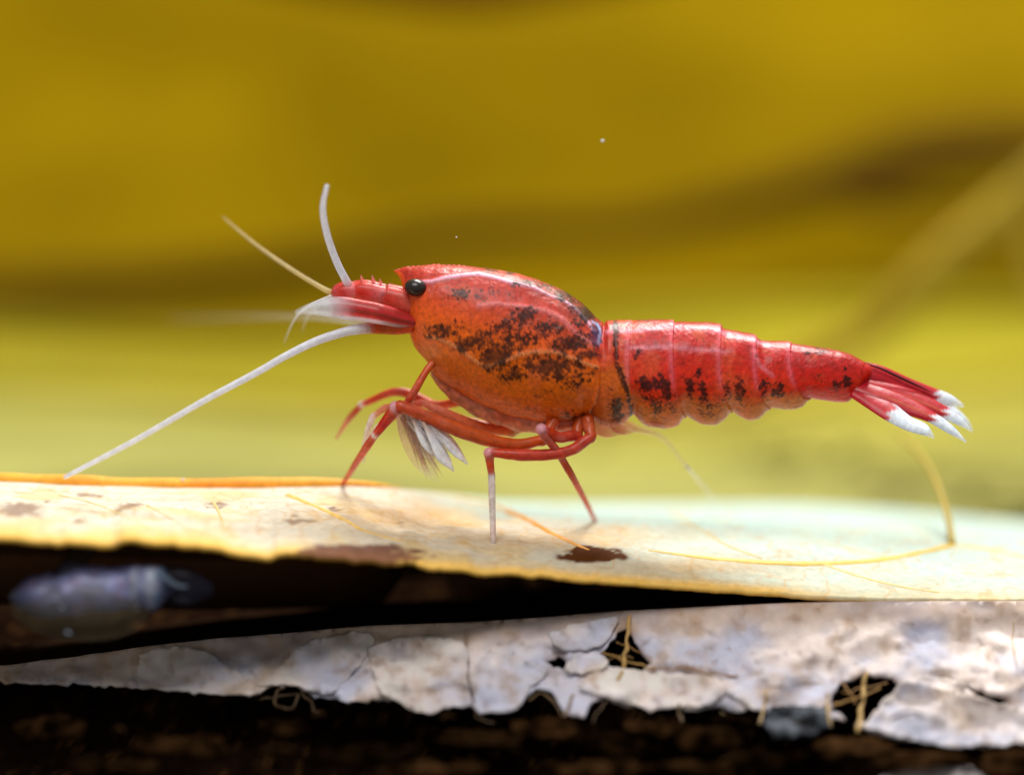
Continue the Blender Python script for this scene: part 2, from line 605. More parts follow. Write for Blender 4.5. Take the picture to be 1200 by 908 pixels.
    rimx = np.linspace(-130, 468, 26)
    rp = u_surf(rimx, np.ones(26)) + np.array([0, 0, 0.03])
    rr = 0.27 * (0.8 + 0.5 * fbm(np.stack([rimx * .02, rimx * 0, rimx * 0], -1), 3, 2))
    rr[-4:] *= [0.8, 0.6, 0.4, 0.1]
    nn = fbm(np.stack([rimx * .03, rimx * 0, rimx * 0], -1), 3, 9)[:, None]
    tube('rim', rp, rr, M_vein, t, cols=lin((250, 200, 70)) * (1 - nn) + lin((240, 140, 20)) * nn, nseg=12, per=6)
    vein('vein', [(338, 580), (372, 594), (402, 608), (428, 622), (470, 634)], 0.15, (230, 190, 106))
    vein('vein', [(536, 583), (575, 592), (612, 606), (645, 624), (668, 635), (690, 644)], [.05, .15, .18, .18, .14, .05], (214, 150, 60))
    vein('vein', [(172, 592), (198, 606), (222, 622)], 0.06, (222, 194, 136))
    vein('vein', [(250, 588), (258, 604), (262, 624)], 0.06, (222, 194, 136))
    vein('vein', [(70, 580), (110, 590), (150, 606), (180, 622)], 0.06, (228, 204, 150))
    vein('vein', [(786, 600), (820, 620), (850, 638), (892, 654)], 0.09, (214, 190, 120))
    vein('midrib', lift=.035, pl=[(760, 645), (830, 654), (900, 659), (965, 660), (1030, 656), (1080, 647), (1116, 638)], r=[.03, .12, .17, .19, .19, .18, .15], col=(224, 190, 92))
    vein('vein', [(1116, 638), (1160, 644), (1210, 655), (1270, 664)], 0.12, (214, 200, 120))
    vein('vein', [(965, 661), (1010, 676), (1060, 688), (1100, 694)], 0.08, (228, 200, 130))
    vein('vein', [(1045, 655), (1010, 645), (960, 634), (920, 618)], 0.06, (216, 210, 170))
    a = u_at(1116, 638)
    pet = [a, PV(1112, 612, a[1] + 1.5), PV(1100, 572, a[1] + 4), PV(1080, 535, a[1] + 7), PV(1050, 505, a[1] + 10)]
    tube('petiole', pet, [.15, .14, .13, .11, .08], M_vein, t, cols=np.tile(lin((176, 152, 56)), (5, 1)), nseg=8)


build_upper_leaf()

# ------------------------------------------------------------------ lower leaf (pale, rotting, full of holes)
L_TOP = [(-140, 782), (0, 780), (100, 768), (170, 757), (250, 748), (330, 742), (430, 733), (545, 729), (640, 723), (720, 716), (800, 712),
         (900, 707), (980, 704), (1100, 704), (1340, 704)]
L_BOT = [(-140, 796), (0, 800), (160, 805), (300, 815), (500, 832), (700, 845), (900, 858), (1340, 876)]


def l_surf(px, py, lift=0.0):
    px, py = np.broadcast_arrays(np.asarray(px, float), np.asarray(py, float))
    a, b = interp(L_TOP, px), interp(L_BOT, px)
    s = (py - a) / (b - a)
    y0 = np.interp(px, [0, 300, 600, 1200], [-2.6, -3.0, -3.7, -3.5])
    y1 = np.interp(px, [0, 300, 600, 1200], [-4.4, -5.6, -8.2, -9.0])
    Y = y0 + (y1 - y0) * s
    q = np.stack([px * 0.011, py * 0.02, px * 0], -1)
    rel = (fbm(q, 4, 301) - 0.5) * 3.0 * np.clip(s * 4, 0, 1)
    fold = np.abs(fbm(q * 1.7 + 5, 2, 307) - 0.5) * 1.4 * np.clip(s * 4, 0, 1)
    Y = Y + rel * 0.6 + fold - lift
    p = PV(px, py, Y)
    # behind the visible top edge the leaf runs on under the upper leaf
    return p


def inpoly(x, y, poly):
    poly = np.asarray(poly, float)
    r = np.zeros(np.shape(x), bool)
    x2, y2 = np.roll(poly[:, 0], 1), np.roll(poly[:, 1], 1)
    for (ax, ay, bx, by) in zip(poly[:, 0], poly[:, 1], x2, y2):
        if ay == by:
            continue
        c = ((ay > y) != (by > y)) & (x < (bx - ax) * (y - ay) / (by - ay) + ax)
        r ^= c
    return r


def ragged(poly, step, amp, rng):
    """closed polygon resampled with an uneven, torn outline"""
    out = []
    m = len(poly)
    for i in range(m):
        a, b = np.array(poly[i], float), np.array(poly[(i + 1) % m], float)
        k = max(1, int(np.hypot(*(b - a)) / step))
        nrm = np.array([-(b - a)[1], (b - a)[0]]) / (np.hypot(*(b - a)) + 1e-6)
        for j in range(k):
            out.append(a + (b - a) * j / k + nrm * rng.normal(0, amp) * (0.3 if j == 0 else 1))
    return np.array(out)


def poly_sheet(outline, holes, spacing, rng):
    """triangulated sheet inside an outline: 2-D points and triangles"""
    lo, hi = outline.min(0), outline.max(0)
    gx, gy = np.meshgrid(np.arange(lo[0], hi[0], spacing), np.arange(lo[1], hi[1], spacing), indexing='ij')
    pts = np.stack([gx, gy], -1).reshape(-1, 2) + rng.uniform(-.3, .3, (gx.size, 2)) * spacing
    ok = inpoly(pts[:, 0], pts[:, 1], outline)
    for h in holes:
        ok &= ~inpoly(pts[:, 0], pts[:, 1], h)
    pts = pts[ok]
    vs, es = [], []
    for ring in [outline] + list(holes):
        k = len(vs)
        vs += [Vector(p) for p in ring]
        es += [(k + i, k + (i + 1) % len(ring)) for i in range(len(ring))]
    vs += [Vector(p) for p in pts]
    v, e, f, *_ = delaunay_2d_cdt(vs, es, [], 0, 1e-4)
    v = np.array([tuple(a) for a in v])
    f = np.array([tuple(a) for a in f])
    cen = v[f].mean(1)
    ok = inpoly(cen[:, 0], cen[:, 1], outline)
    for h in holes:
        ok &= ~inpoly(cen[:, 0], cen[:, 1], h)
    f = f[ok]
    used = np.unique(f)
    remap = -np.ones(len(v), int)
    remap[used] = np.arange(len(used))
    return v[used], remap[f]


def sheet_obj(name, v2, f, V, mat, parent, c, th):
    # wind every triangle towards the camera, then thicken away from it
    a, b, d = V[f[:, 0]], V[f[:, 1]], V[f[:, 2]]
    nrm = np.cross(b - a, d - a)
    flip = (nrm * (CAM - a)).sum(1) < 0
    f = f.copy()
    f[flip] = f[flip][:, ::-1]
    o = mesh_obj(name, V, f, mat, parent, c)
    m = o.modifiers.new('thickness', 'SOLIDIFY')
    m.thickness = th * MM
    m.offset = -1
    return o


def rot_colour(x, y, V, tone=1.0):
    n1 = fbm(V * 0.45, 4, 401)
    n2 = fbm(V * 1.4, 4, 402)
    c = lin((240, 226, 220))[None] * (1 - sstep(.35, .65, n1)[:, None]) + lin((204, 206, 226))[None] * sstep(.35, .65, n1)[:, None]
    tan = sstep(0.5, 0.72, n2) * 0.6
    c = c * (1 - tan[:, None]) + lin((176, 146, 118)) * tan[:, None]
    line = np.exp(-((np.abs(fbm(V * np.array([.8, .8, .8]) + 3, 2, 405) - .5)) / 0.012) ** 2) * 0.5
    c = c * (1 - line[:, None]) + lin((128, 100, 84)) * line[:, None]
    return c * tone


def build_lower_leaf():
    rng = np.random.default_rng(7)
    t = thing('rotting_leaf', 'pale grey rotting leaf with torn holes lying under the cream leaf', 'leaf', PV(600, 790, -6))
    bottom = [(-130, 794), (0, 797), (60, 800), (160, 803), (250, 812), (298, 813), (318, 803), (348, 802), (362, 812), (382, 819), (430, 823),
              (462, 820), (500, 836), (520, 831), (545, 822), (556, 830), (600, 833), (612, 818), (628, 806), (648, 812), (662, 836), (684, 840),
              (694, 822), (708, 816), (720, 824), (738, 829), (752, 824), (764, 831), (790, 829), (818, 832), (845, 829), (858, 836), (884, 826),
              (900, 832), (935, 828), (960, 836), (976, 838), (1010, 850), (1040, 862), (1075, 868), (1130, 874), (1165, 872), (1220, 866), (1330, 862)]
    top = [(x, interp(L_TOP, x)) for x in range(1330, -131, -20)]
    outline = np.vstack([ragged(bottom, 7, 1.3, rng)[:-200 // 7], top])
    # (ragged closes the ring: keep only the bottom run)
    rb = []
    for i in range(len(bottom) - 1):
        a, b = np.array(bottom[i], float), np.array(bottom[i + 1], float)
        k = max(1, int(np.hypot(*(b - a)) / 6))
        for j in range(k):
            rb.append(a + (b - a) * j / k + np.array([0, rng.normal(0, 1.2)]))
    rb.append(np.array(bottom[-1], float))
    outline = np.vstack([np.array(rb), np.array(top)])
    holes = [ragged([(697, 771), (712, 757), (723, 740), (735, 735), (744, 752), (752, 764), (763, 776), (752, 786), (731, 784), (712, 779)], 6, 1.2, rng),
             ragged([(972, 832), (974, 812), (986, 798), (1012, 790), (1046, 794), (1058, 808), (1048, 820), (1024, 832), (1016, 846), (996, 846), (984, 836)], 6, 1.2, rng),
             ragged([(640, 774), (654, 768), (668, 776), (660, 784), (648, 782)], 5, 0.8, rng),
             ragged([(1128, 804), (1150, 808), (1180, 822), (1168, 824), (1145, 814)], 6, 0.8, rng),
             ragged([(866, 806), (884, 801), (898, 806), (890, 812), (876, 811)], 5, 0.6, rng)]
    v2, f = poly_sheet(outline, holes, 5.5, rng)
    V = l_surf(v2[:, 0], v2[:, 1])
    c = rot_colour(v2[:, 0], v2[:, 1], V)
    # brown rotten rims round the holes
    br = np.zeros(len(v2))
    for h in holes:
        br = np.maximum(br, np.exp(-(dist_line(v2[:, 0], v2[:, 1], np.vstack([h, h[:1]])) / 5.0) ** 2))
    br *= 0.7 * sstep(0.3, 0.7, fbm(np.stack([v2[:, 0] * .06, v2[:, 1] * .06, v2[:, 0] * 0], -1), 3, 6))
    crease = np.exp(-(dist_line(v2[:, 0], v2[:, 1], [(548, 742), (543, 765), (546, 790), (551, 826)]) / 4) ** 2) * .8
    crease = np.maximum(crease, np.exp(-(dist_line(v2[:, 0], v2[:, 1], [(763, 782), (800, 782), (846, 789)]) / 3) ** 2) * .7)
    crease = np.maximum(crease, np.exp(-(dist_line(v2[:, 0], v2[:, 1], [(866, 806), (898, 805)]) / 3) ** 2) * .7)
    crease = np.maximum(crease, 0.8 * ell(v2[:, 0], v2[:, 1], 933, 724, 9, 5))
    crease = np.maximum(crease, 0.6 * ell(v2[:, 0], v2[:, 1], 950, 777, 8, 6))
    br = np.maximum(br, crease)
    c = c * (1 - br[:, None]) + lin((104, 72, 52)) * br[:, None]
    tanb = (1 - sstep(14, 40, v2[:, 1] - interp(L_TOP, v2[:, 0]))) * 0.55  # shade below the cream leaf's edge, painted in as a tan band
    c = c * (1 - tanb[:, None]) + lin((184, 152, 122)) * tanb[:, None]
    sheet_obj('blade', v2, f, V, M_rot, t, c, 0.12)
    # the hidden rest of the blade, running back below the cream leaf
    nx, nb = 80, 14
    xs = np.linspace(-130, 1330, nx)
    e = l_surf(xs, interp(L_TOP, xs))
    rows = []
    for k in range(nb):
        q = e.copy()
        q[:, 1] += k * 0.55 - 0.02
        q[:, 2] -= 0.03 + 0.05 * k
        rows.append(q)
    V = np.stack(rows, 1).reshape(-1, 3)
    mesh_obj('rear_blade', V, grid_faces(nx, nb), M_soil, t, np.tile(lin((34, 22, 15)), (len(V), 1)))  # near-black colour paints in the shade of the gap
    # flakes lying loose on the blade
    flakes = [([(163, 770), (172, 762), (212, 756), (236, 760), (262, 778), (300, 806), (292, 814), (240, 810), (164, 804)], .35, 1.0),
              ([(300, 800), (318, 786), (360, 752), (420, 742), (440, 752), (400, 800), (384, 816), (348, 802)], .22, 1.0),
              ([(430, 760), (470, 748), (542, 750), (546, 792), (550, 822), (520, 830), (500, 837), (462, 820), (440, 806)], .4, .98),
              ([(552, 790), (575, 764), (612, 772), (640, 786), (622, 806), (606, 832), (572, 834), (556, 828)], .3, 1.0),
              ([(664, 776), (680, 764), (704, 766), (708, 778), (690, 788), (668, 786)], .45, 1.05),
              ([(674, 806), (700, 786), (740, 784), (764, 788), (800, 790), (846, 796), (850, 812), (818, 828), (762, 830), (738, 824), (700, 812)], .35, 1.0),
              ([(850, 812), (870, 796), (940, 786), (972, 806), (966, 826), (935, 828), (884, 828)], .25, 1.0),
              ([(1038, 818), (1064, 800), (1120, 810), (1176, 828), (1230, 842), (1230, 866), (1160, 872), (1110, 876), (1070, 866), (1030, 856), (1016, 846)], .5, .82),
              ([(640, 742), (690, 726), (722, 722), (720, 738), (704, 756), (680, 762), (654, 760)], .3, .9),
              ([(1060, 800), (1080, 790), (1130, 800), (1120, 812), (1080, 812)], .25, .95)]
    for pl, lift, tone in flakes:
        pc = np.array(pl, float)
        pc = crom(np.vstack([pc, pc[:1]]), 3)[:-1]
        pc = pc + rng.normal(0, 1.6, pc.shape)
        o = ragged([tuple(q) for q in pc], 6, 0.9, rng)
        v2, f = poly_sheet(o, [], 6, rng)
        d = dist_line(v2[:, 0], v2[:, 1], np.vstack([o, o[:1]]))
        V = l_surf(v2[:, 0], v2[:, 1], lift * 0.3 + lift * .35 * np.exp(-(d / 9.0)))
        c = rot_colour(v2[:, 0], v2[:, 1], V + rng.uniform(0, 30) * (tone < .9), tone)
        ed = np.exp(-(d / 2.5) ** 2) * 0.3
        c = c * (1 - ed[:, None]) + lin((214, 204, 190)) * ed[:, None]
        sheet_obj('leaf_flake', v2, f, V, M_rot, t, np.clip(c, 0, 0.8), 0.07)
    # bare veins bridging the holes and hanging out of the torn edge
    veins = [([(738, 720), (735, 750), (731, 775), (726, 796)], .13, (186, 150, 92)),
             ([(704, 764), (728, 772), (752, 780), (768, 784)], .06, (170, 132, 74)),
             ([(722, 752), (738, 758), (750, 764)], .05, (140, 104, 60)),
             ([(712, 775), (724, 768), (742, 772)], .04, (150, 116, 66)),
             ([(760, 786), (800, 783), (842, 790), (866, 792)], .07, (150, 112, 82)),
             ([(971, 812), (970, 830), (973, 850)], .10, (190, 160, 104)),
             ([(1015, 788), (1012, 815), (1007, 838), (1005, 856)], .12, (198, 164, 104)),
             ([(974, 826), (992, 820), (1010, 816), (1030, 806)], .07, (180, 140, 80)),
             ([(986, 800), (996, 812), (1002, 826)], .05, (170, 130, 80)),
             ([(988, 812), (1010, 806), (1040, 800)], .05, (160, 120, 70)),
             ([(899, 806), (896, 824), (890, 846)], .10, (186, 160, 120)),
             ([(898, 806), (930, 800), (964, 800)], .03, (170, 140, 110)),
             ([(330, 806), (322, 822), (336, 834), (352, 814)], .07, (92, 74, 52)),
             ([(304, 820), (326, 816), (350, 812)], .05, (84, 66, 46)),
             ([(352, 810), (366, 826), (374, 838)], .07, (84, 66, 46)),
             ([(620, 820), (634, 812), (652, 826), (660, 846)], .08, (104, 82, 56)),
             ([(672, 812), (664, 832), (660, 850)], .08, (150, 130, 100)),
             ([(795, 824), (797, 840), (796, 856)], .08, (110, 92, 70)),
             ([(846, 832), (858, 848), (880, 862)], .08, (120, 100, 76)),
             ([(556, 832), (562, 842), (580, 846)], .06, (84, 66, 46)),
             ([(715, 816), (706, 830), (694, 846)], .06, (110, 90, 70)),
             ([(1190, 728), (1186, 745), (1192, 780)], .03, (206, 180, 140))]
    for pl, r, col in veins:
        p = np.array([l_surf(a, min(b, interp(L_BOT, a) + 12), 0.18) for a, b in crom(np.array(pl, float), 3)])
        p = p + rng.normal(0, 0.03, p.shape)
        rr = r * .58 * (0.7 + 0.6 * rng.random(len(p)))
        tube('vein', p, rr, M_vein, t, cols=np.tile(lin(col), (len(p), 1)), nseg=7, per=4)


build_lower_leaf()


# ------------------------------------------------------------------ litter in the dark below the leaves
def build_litter():
    rng = np.random.default_rng(21)
    spots = [(60, 850, 60, 16), (210, 872, 70, 14), (330, 852, 40, 12), (420, 880, 60, 16), (560, 862, 60, 14), (640, 850, 46, 16), (712, 868, 60, 16),
             (770, 850, 44, 12), (836, 864, 60, 18), (900, 884, 70, 14), (935, 846, 60, 22), (1000, 874, 60, 14), (1080, 890, 70, 12), (1180, 892, 60, 22),
             (500, 896, 70, 10), (140, 896, 60, 10), (700, 898, 80, 10), (860, 845, 30, 12), (820, 896, 50, 9)]
    for i, (cx, cy, rx, ry) in enumerate(spots):
        k = rng.integers(6, 9)
        an = np.sort(rng.uniform(0, 2 * math.pi, k))
        an = np.linspace(0, 2 * math.pi, k, endpoint=False) + rng.normal(0, .2, k)
        rr = rng.uniform(.65, 1.05, k)
        pl = [(cx + rx * r * math.cos(a), cy + ry * r * math.sin(a)) for a, r in zip(an, rr)]
        o = ragged(pl, 6, 1.0, rng)
        v2, f = poly_sheet(o, [], 6, rng)
        Y0 = -9.0 - (cy - 845) * 0.05
        s = (v2[:, 1] - cy) / ry
        n = fbm(np.stack([v2[:, 0] * .03 + i * 7, v2[:, 1] * .05, v2[:, 0] * 0], -1), 3, 50)
        V = PV(v2[:, 0], v2[:, 1], Y0 - s * rng.uniform(.8, 1.8) + 2.5 * (n - .5))
        slate = cx == 935
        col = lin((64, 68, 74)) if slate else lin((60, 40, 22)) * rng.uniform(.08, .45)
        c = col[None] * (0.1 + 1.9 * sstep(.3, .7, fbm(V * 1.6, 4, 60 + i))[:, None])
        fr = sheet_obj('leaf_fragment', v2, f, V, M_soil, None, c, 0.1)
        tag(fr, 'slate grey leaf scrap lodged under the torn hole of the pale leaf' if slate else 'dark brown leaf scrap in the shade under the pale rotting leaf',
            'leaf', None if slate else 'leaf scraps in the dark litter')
    # grey leaf edge at the lower right
    o = ragged([(1030, 912), (1060, 900), (1095, 893), (1130, 896), (1160, 912), (1120, 940), (1060, 940)], 6, .8, rng)
    v2, f = poly_sheet(o, [], 6, rng)
    V = PV(v2[:, 0], v2[:, 1], -11.5 - (v2[:, 1] - 900) * .03)
    fr = sheet_obj('leaf_fragment', v2, f, V, M_rot, None, rot_colour(v2[:, 0], v2[:, 1], V, .7), .1)
    tag(fr, 'grey pale leaf scrap on the soil in front of the litter', 'leaf')
    for i in range(16):
        x, y = rng.uniform(20, 1180), rng.uniform(838, 900)
        L = rng.uniform(12, 40)
        a = rng.uniform(-.7, .7)
        p = [PV(x + L * u * math.cos(a), y + L * u * math.sin(a) * .6 - 4 * math.sin(u * 3), -9.8 - (y - 845) * .05 + rng.normal(0, .3)) for u in (0, .35, .7, 1)]
        o = tube('rootlet', p, np.array([.05, .06, .05, .03]) * rng.uniform(.7, 1.3), M_soil, None,
                 cols=np.tile(lin((90, 66, 40)) * rng.uniform(.1, .6), (4, 1)), nseg=6, per=4)
        tag(o, 'thin brown rootlet strewn over the dark litter', 'rootlet', 'rootlets in the dark litter')


build_litter()

# ------------------------------------------------------------------ snail under the leaf
def build_snail():
    Y = -8.2
    t = thing('snail', 'small translucent blue-grey snail in the dark gap under the cream leaf', 'snail', PV(110, 752, Y))
    blue, dim, pale = lin((176, 182, 236)), lin((84, 90, 126)), lin((206, 214, 236))
    xs = [16, 30, 55, 85, 110, 135, 152, 160, 168, 178, 188, 194]
    ys = [700, 699, 697, 694, 691, 690, 688, 688, 688, 688, 689, 690]
    rr = [8, 18, 23, 26, 25, 24, 23, 24.5, 23, 24.5, 23, 15]
    cl = [dim, dim * 1.3, blue * .8, blue, blue * .85, blue, blue * .8, pale * .8, blue * .8, pale * .9, lin((120, 150, 190)), dim]
    tube('body', [PV(a, b, Y) for a, b in zip(xs, ys)], np.array(rr) / PXMM, M_film, t, cols=[tuple(c) + (.92,) for c in cl], nseg=32, per=8, rough=.35)
    tube('head', [PV(a, b, Y) for a, b in ((72, 676), (78, 668), (88, 668), (100, 674))], np.array([6, 7, 7, 4]) / PXMM, M_film, t,
         cols=[tuple(blue * .7) + (.8,)] * 4, nseg=12)
    f_, b_, yf, yb = [float(v) for v in u_edges(np.array(104.0))]
    hit = u_surf(104.0, (Y + .9 - yf) / (yb - yf)) - np.array([0, 0, .45])
    ft = np.array([PV(60, 684, Y), PV(80, 670, Y + .1), (PV(84, 662, Y + .3) + hit) / 2, hit])
    tube('foot', ft, [.3, .45, .4, .42], M_film, t, cols=[tuple(lin((48, 42, 38))) + (.5,)] * 4, nseg=16)
    # rounded shell below the body
    nu, nv = 40, 24
    U, W = np.meshgrid(np.linspace(0, 2 * math.pi, nu, endpoint=False), np.linspace(0, math.pi, nv), indexing='ij')
    c0 = PV(103, 710, Y)
    V = np.stack([c0[0] + 2.55 * np.cos(W) * (1 - .1 * np.cos(W)), c0[1] + 1.1 * np.sin(W) * np.cos(U), c0[2] + 1.28 * np.sin(W) * np.sin(U)], -1).reshape(-1, 3)
    V = V + (fbm(V * 1.5, 3, 8)[:, None] - .5) * .06
    F = []
    for i in range(nu):
        for j in range(nv - 1):
            a, b = i * nv + j, ((i + 1) % nu) * nv + j
            F.append((a, b, b + 1, a + 1))
    n = fbm(V * 2.5, 3, 18)
    col = lin((128, 122, 96))[None] * (.5 + n[:, None])
    mesh_obj('shell', V, F, M_film, t, np.hstack([col, np.full((len(V), 1), .32)]))
    tube('tail', [PV(a, b, Y + .2) for a, b in ((186, 686), (205, 686), (225, 688), (246, 690))], np.array([20, 22, 20, 9]) / PXMM, M_film, t,
         cols=[tuple(lin((44, 50, 74))) + (.35,)] * 4, nseg=16, flat=.5)
    tube('siphon', [PV(a, b, Y - .5) for a, b in ((184, 672), (198, 680), (208, 686), (220, 687))], np.array([5, 3, 2.2, 1]) / PXMM, M_film, t,
         cols=[tuple(lin((150, 168, 190))) + (.55,)] * 4, nseg=10)
    for (a, b) in ((66, 702), (73, 712), (80, 741)):
        tube('pale_spot', [PV(a - 3, b - 2, Y - .95), PV(a, b, Y - 1.0), PV(a + 4, b + 1, Y - .95)], np.array([.6, 1.5, .6]) / PXMM, M_film, t,
             cols=[tuple(lin((200, 214, 236))) + (.8,)] * 3, nseg=8)


build_snail()

# ------------------------------------------------------------------ the shrimp
SHRIMP = thing('shrimp', 'red and black speckled shrimp with white tail tips walking on the cream leaf', 'shrimp', u_at(600, 640))

B_TOP = [(462, 316.5), (480, 314), (500, 314.5), (545, 316), (575, 319), (600, 323), (620, 329), (640, 337), (660, 346), (675, 355), (690, 367),
         (700, 378), (706, 382), (712, 376), (735, 376), (760, 377), (790, 378), (830, 380), (843, 382), (850, 386), (870, 390), (885, 394),
         (893, 399), (927, 403), (960, 408), (993, 415), (1010, 423), (1020, 428)]
B_BOT = [(462, 318.5), (466, 322), (470, 330), (473, 345), (475, 372), (478, 386), (487, 408), (500, 421), (510, 436), (525, 448), (540, 458), (573, 477),
         (607, 488), (640, 493), (662, 492), (675, 489), (684, 484), (690, 484), (698, 491), (712, 497), (725, 496), (737, 490), (743, 485), (750, 493),
         (762, 499), (780, 499), (795, 495), (803, 487), (812, 490), (825, 494), (838, 494), (850, 488), (857, 481), (866, 485), (878, 489), (890, 487),
         (902, 478), (912, 477), (926, 478), (940, 475), (950, 467), (965, 467), (980, 468), (993, 468), (1003, 461), (1012, 450), (1020, 440)]
B_W = [(462, 1.2), (468, 3), (473, 9), (478, 20), (490, 32), (510, 41), (540, 48), (600, 55), (650, 56), (690, 53), (712, 50), (760, 48),
       (820, 44), (880, 38), (930, 31), (980, 25), (1005, 19), (1020, 10)]
SEGS = [(740, 746), (790, 804), (846, 858), (887, 903), (927, 950), (1014, 1012)]      # rear edge of each tail segment, at the back and at the belly
RIDGE1 = [(487, 332), (505, 333), (525, 329), (545, 326), (560, 325), (580, 329), (600, 336), (625, 341), (645, 351), (660, 356), (675, 366), (688, 380), (697, 392)]
RIDGE2 = [(560, 362), (585, 359), (610, 362), (640, 368), (660, 378), (672, 390), (686, 401), (700, 408)]
RIDGE3 = [(500, 392), (515, 396), (535, 405), (553, 418), (566, 427), (575, 427), (590, 423), (606, 416), (625, 413), (648, 413), (670, 420), (700, 431)]


def build_body():
    xs = np.unique(np.concatenate([np.linspace(462, 485, 60), np.linspace(485, 700, 230), np.linspace(700, 1020, 420)]))
    nt = 260
    top, bot, hw = smooth_interp(B_TOP, xs), smooth_interp(B_BOT, xs), smooth_interp(B_W, xs) / PXMM
    A = PV(xs, top, 0.0)
    Bm = PV(xs, bot, 0.0)
    th = np.linspace(0, 2 * math.pi, nt, endpoint=False)
    v = (1 - np.cos(th)) / 2
    vv = np.where(v < 0.5, 0.5 * (2 * v) ** 0.93, v)
    wf = (1 - np.abs(2 * vv - 1) ** 2.3) ** (1 / 2.0) * np.sign(np.sin(th))
    lower = 1 - 0.16 * sstep(0.55, 1.0, vv)
    V = np.zeros((len(xs), nt, 3))
    V[..., 0] = A[:, 0][:, None]
    V[..., 2] = A[:, 2][:, None] * (1 - vv) + Bm[:, 2][:, None] * vv
    V[..., 1] = -hw[:, None] * (wf * lower)[None]
    ctr = np.stack([A[:, 0], A[:, 0] * 0, (A[:, 2] + Bm[:, 2]) / 2], -1)[:, None, :]
    near = V.copy()
    near[..., 1] = -np.abs(near[..., 1])
    x, y = proj(near)
    vb = np.broadcast_to(vv[None], x.shape)
    # --- relief, in pixels of the photograph
    d = np.zeros_like(x)
    rear = interp([(0, 707), (.12, 703), (.25, 699), (.4, 703), (.6, 702), (.8, 697), (1, 688)], vb)
    on_car = 1 - sstep(-1.2, 1.2, x - rear)
    d += 4.5 * on_car * sstep(470, 520, x)
    prev = rear
    seg_id = np.where(x < rear, -1, 0)
    pink = np.zeros_like(x)
    for k, (a, b) in enumerate(SEGS):
        e = a + (b - a) * vb ** 1.4 - 5 * np.sin(vb * math.pi)
        f = np.clip((x - prev) / (e - prev), 0, 1)
        ins = (x >= prev) & (x < e)
        amp = (1.0, 2.6, 2.4, 2.2, 1.8, 0.6)[k]
        d += np.where(ins, amp * (f ** 1.3) + 1.6 * np.sin(math.pi * f) * sstep(0.1, .9, vb) + 0.6 * np.sin(math.pi * f), 0)
        seg_id = np.where(ins, k + 0, seg_id)
        seg_id = np.where(x >= e, k + 1, seg_id)
        if k < 5:
            pink = np.maximum(pink, np.exp(-((x - e + 2.5) / 3.2) ** 2) * (1 - sstep(0.45, 0.7, vb)))
        prev = e
    for rl, a, wd in ((RIDGE1, 1.3, 2.4), (RIDGE2, 1.0, 3.5), (RIDGE3, 1.6, 2.6)):
        d += a * np.exp(-(dist_line(x, y, rl) / wd) ** 2) * on_car
    d -= 1.6 * np.exp(-((x - 722 - 16 * vb ** 3) / 3.5) ** 2) * sstep(.05, .2, vb)
    d += (fbm(near * 2.0, 4, 91) - .5) * 2.2
    d += (fbm(near * 0.7, 3, 95) - .5) * 3.0
    # rim of the carapace
    r = np.linalg.norm((V - ctr)[..., 1:], axis=-1)
    lim = np.clip(r * PXMM / 20, 0, 1)
    V = V + (V - ctr) * np.array([0, 1, 1]) / np.maximum(r, 1e-4)[..., None] * (d * lim / PXMM)[..., None]
    # saw teeth on the rostrum
    teeth = (np.abs(((xs - 466) / 6.0) % 1 - .5) * 2) * np.where((xs > 466) & (xs < 545), 1, 0)
    V[:, 0, 2] += teeth * 1.1 / PXMM
    # --- pigment
    P1 = near.reshape(-1, 3)
    x, y, vb, seg, pink, on_car = [a.ravel() for a in (x, y, vb, seg_id, pink, on_car)]
    n1, n2, n3 = fbm(P1 * 1.1, 4, 201), fbm(P1 * 3.2, 4, 202), fbm(P1 * 8.0, 3, 203)

    def ramp(tab):
        ks = [t[0] for t in tab]
        cs = np.array([lin(t[1]) for t in tab])
        return np.stack([np.interp(vb, ks, cs[:, i]) for i in range(3)], -1)
    car = ramp([(0, (172, 44, 32)), (.18, (200, 58, 38)), (.35, (234, 92, 32)), (.5, (240, 106, 10)), (.68, (228, 108, 4)), (1, (214, 98, 4))])
    abd = ramp([(0, (168, 22, 20)), (.2, (200, 36, 30)), (.45, (226, 44, 18)), (.66, (222, 54, 12)), (.8, (212, 108, 12)), (1, (196, 108, 16))])
    s1 = ramp([(0, (176, 32, 22)), (.3, (206, 54, 30)), (.45, (214, 100, 14)), (1, (190, 92, 12))])
    s6 = ramp([(0, (164, 20, 20)), (.3, (202, 32, 26)), (.6, (226, 38, 14)), (1, (204, 30, 14))])
    c = np.where((seg == -1)[:, None], car, np.where((seg == 0)[:, None], s1, np.where((seg >= 5)[:, None], s6, abd)))
    # lighter orange-pink breakthrough
    lt = sstep(.5, .72, n1) * .35
    c = c * (1 - lt[:, None]) + lin((240, 112, 62)) * lt[:, None]
    head = ell(x, y, 485, 372, 22, 34) * .6
    c = c * (1 - head[:, None]) + lin((240, 92, 40)) * head[:, None]
    clearb = ell(x, y, 498, 412, 14, 10) * .6
    c = c * (1 - clearb[:, None]) + lin((226, 150, 90)) * clearb[:, None]
    # pale lines: crease colour, plus highlights on ridges and segment edges painted in
    for rl, wd, st, col in ((RIDGE1, 1.9, 1.0, (250, 196, 226)), (RIDGE2, 3.2, .55, (240, 140, 142)), (RIDGE3, 2.0, .8, (222, 140, 84))):
        L = np.exp(-(dist_line(x, y, rl) / wd) ** 2) * st * (seg == -1)
        if rl is RIDGE1:
            L *= .35 + .65 * np.clip(ell(x, y, 570, 327, 60, 30) + ell(x, y, 685, 380, 40, 30) + .4 * n2, 0, 1)
        c = c * (1 - L[:, None]) + lin(col) * L[:, None]
    pk = pink * .6
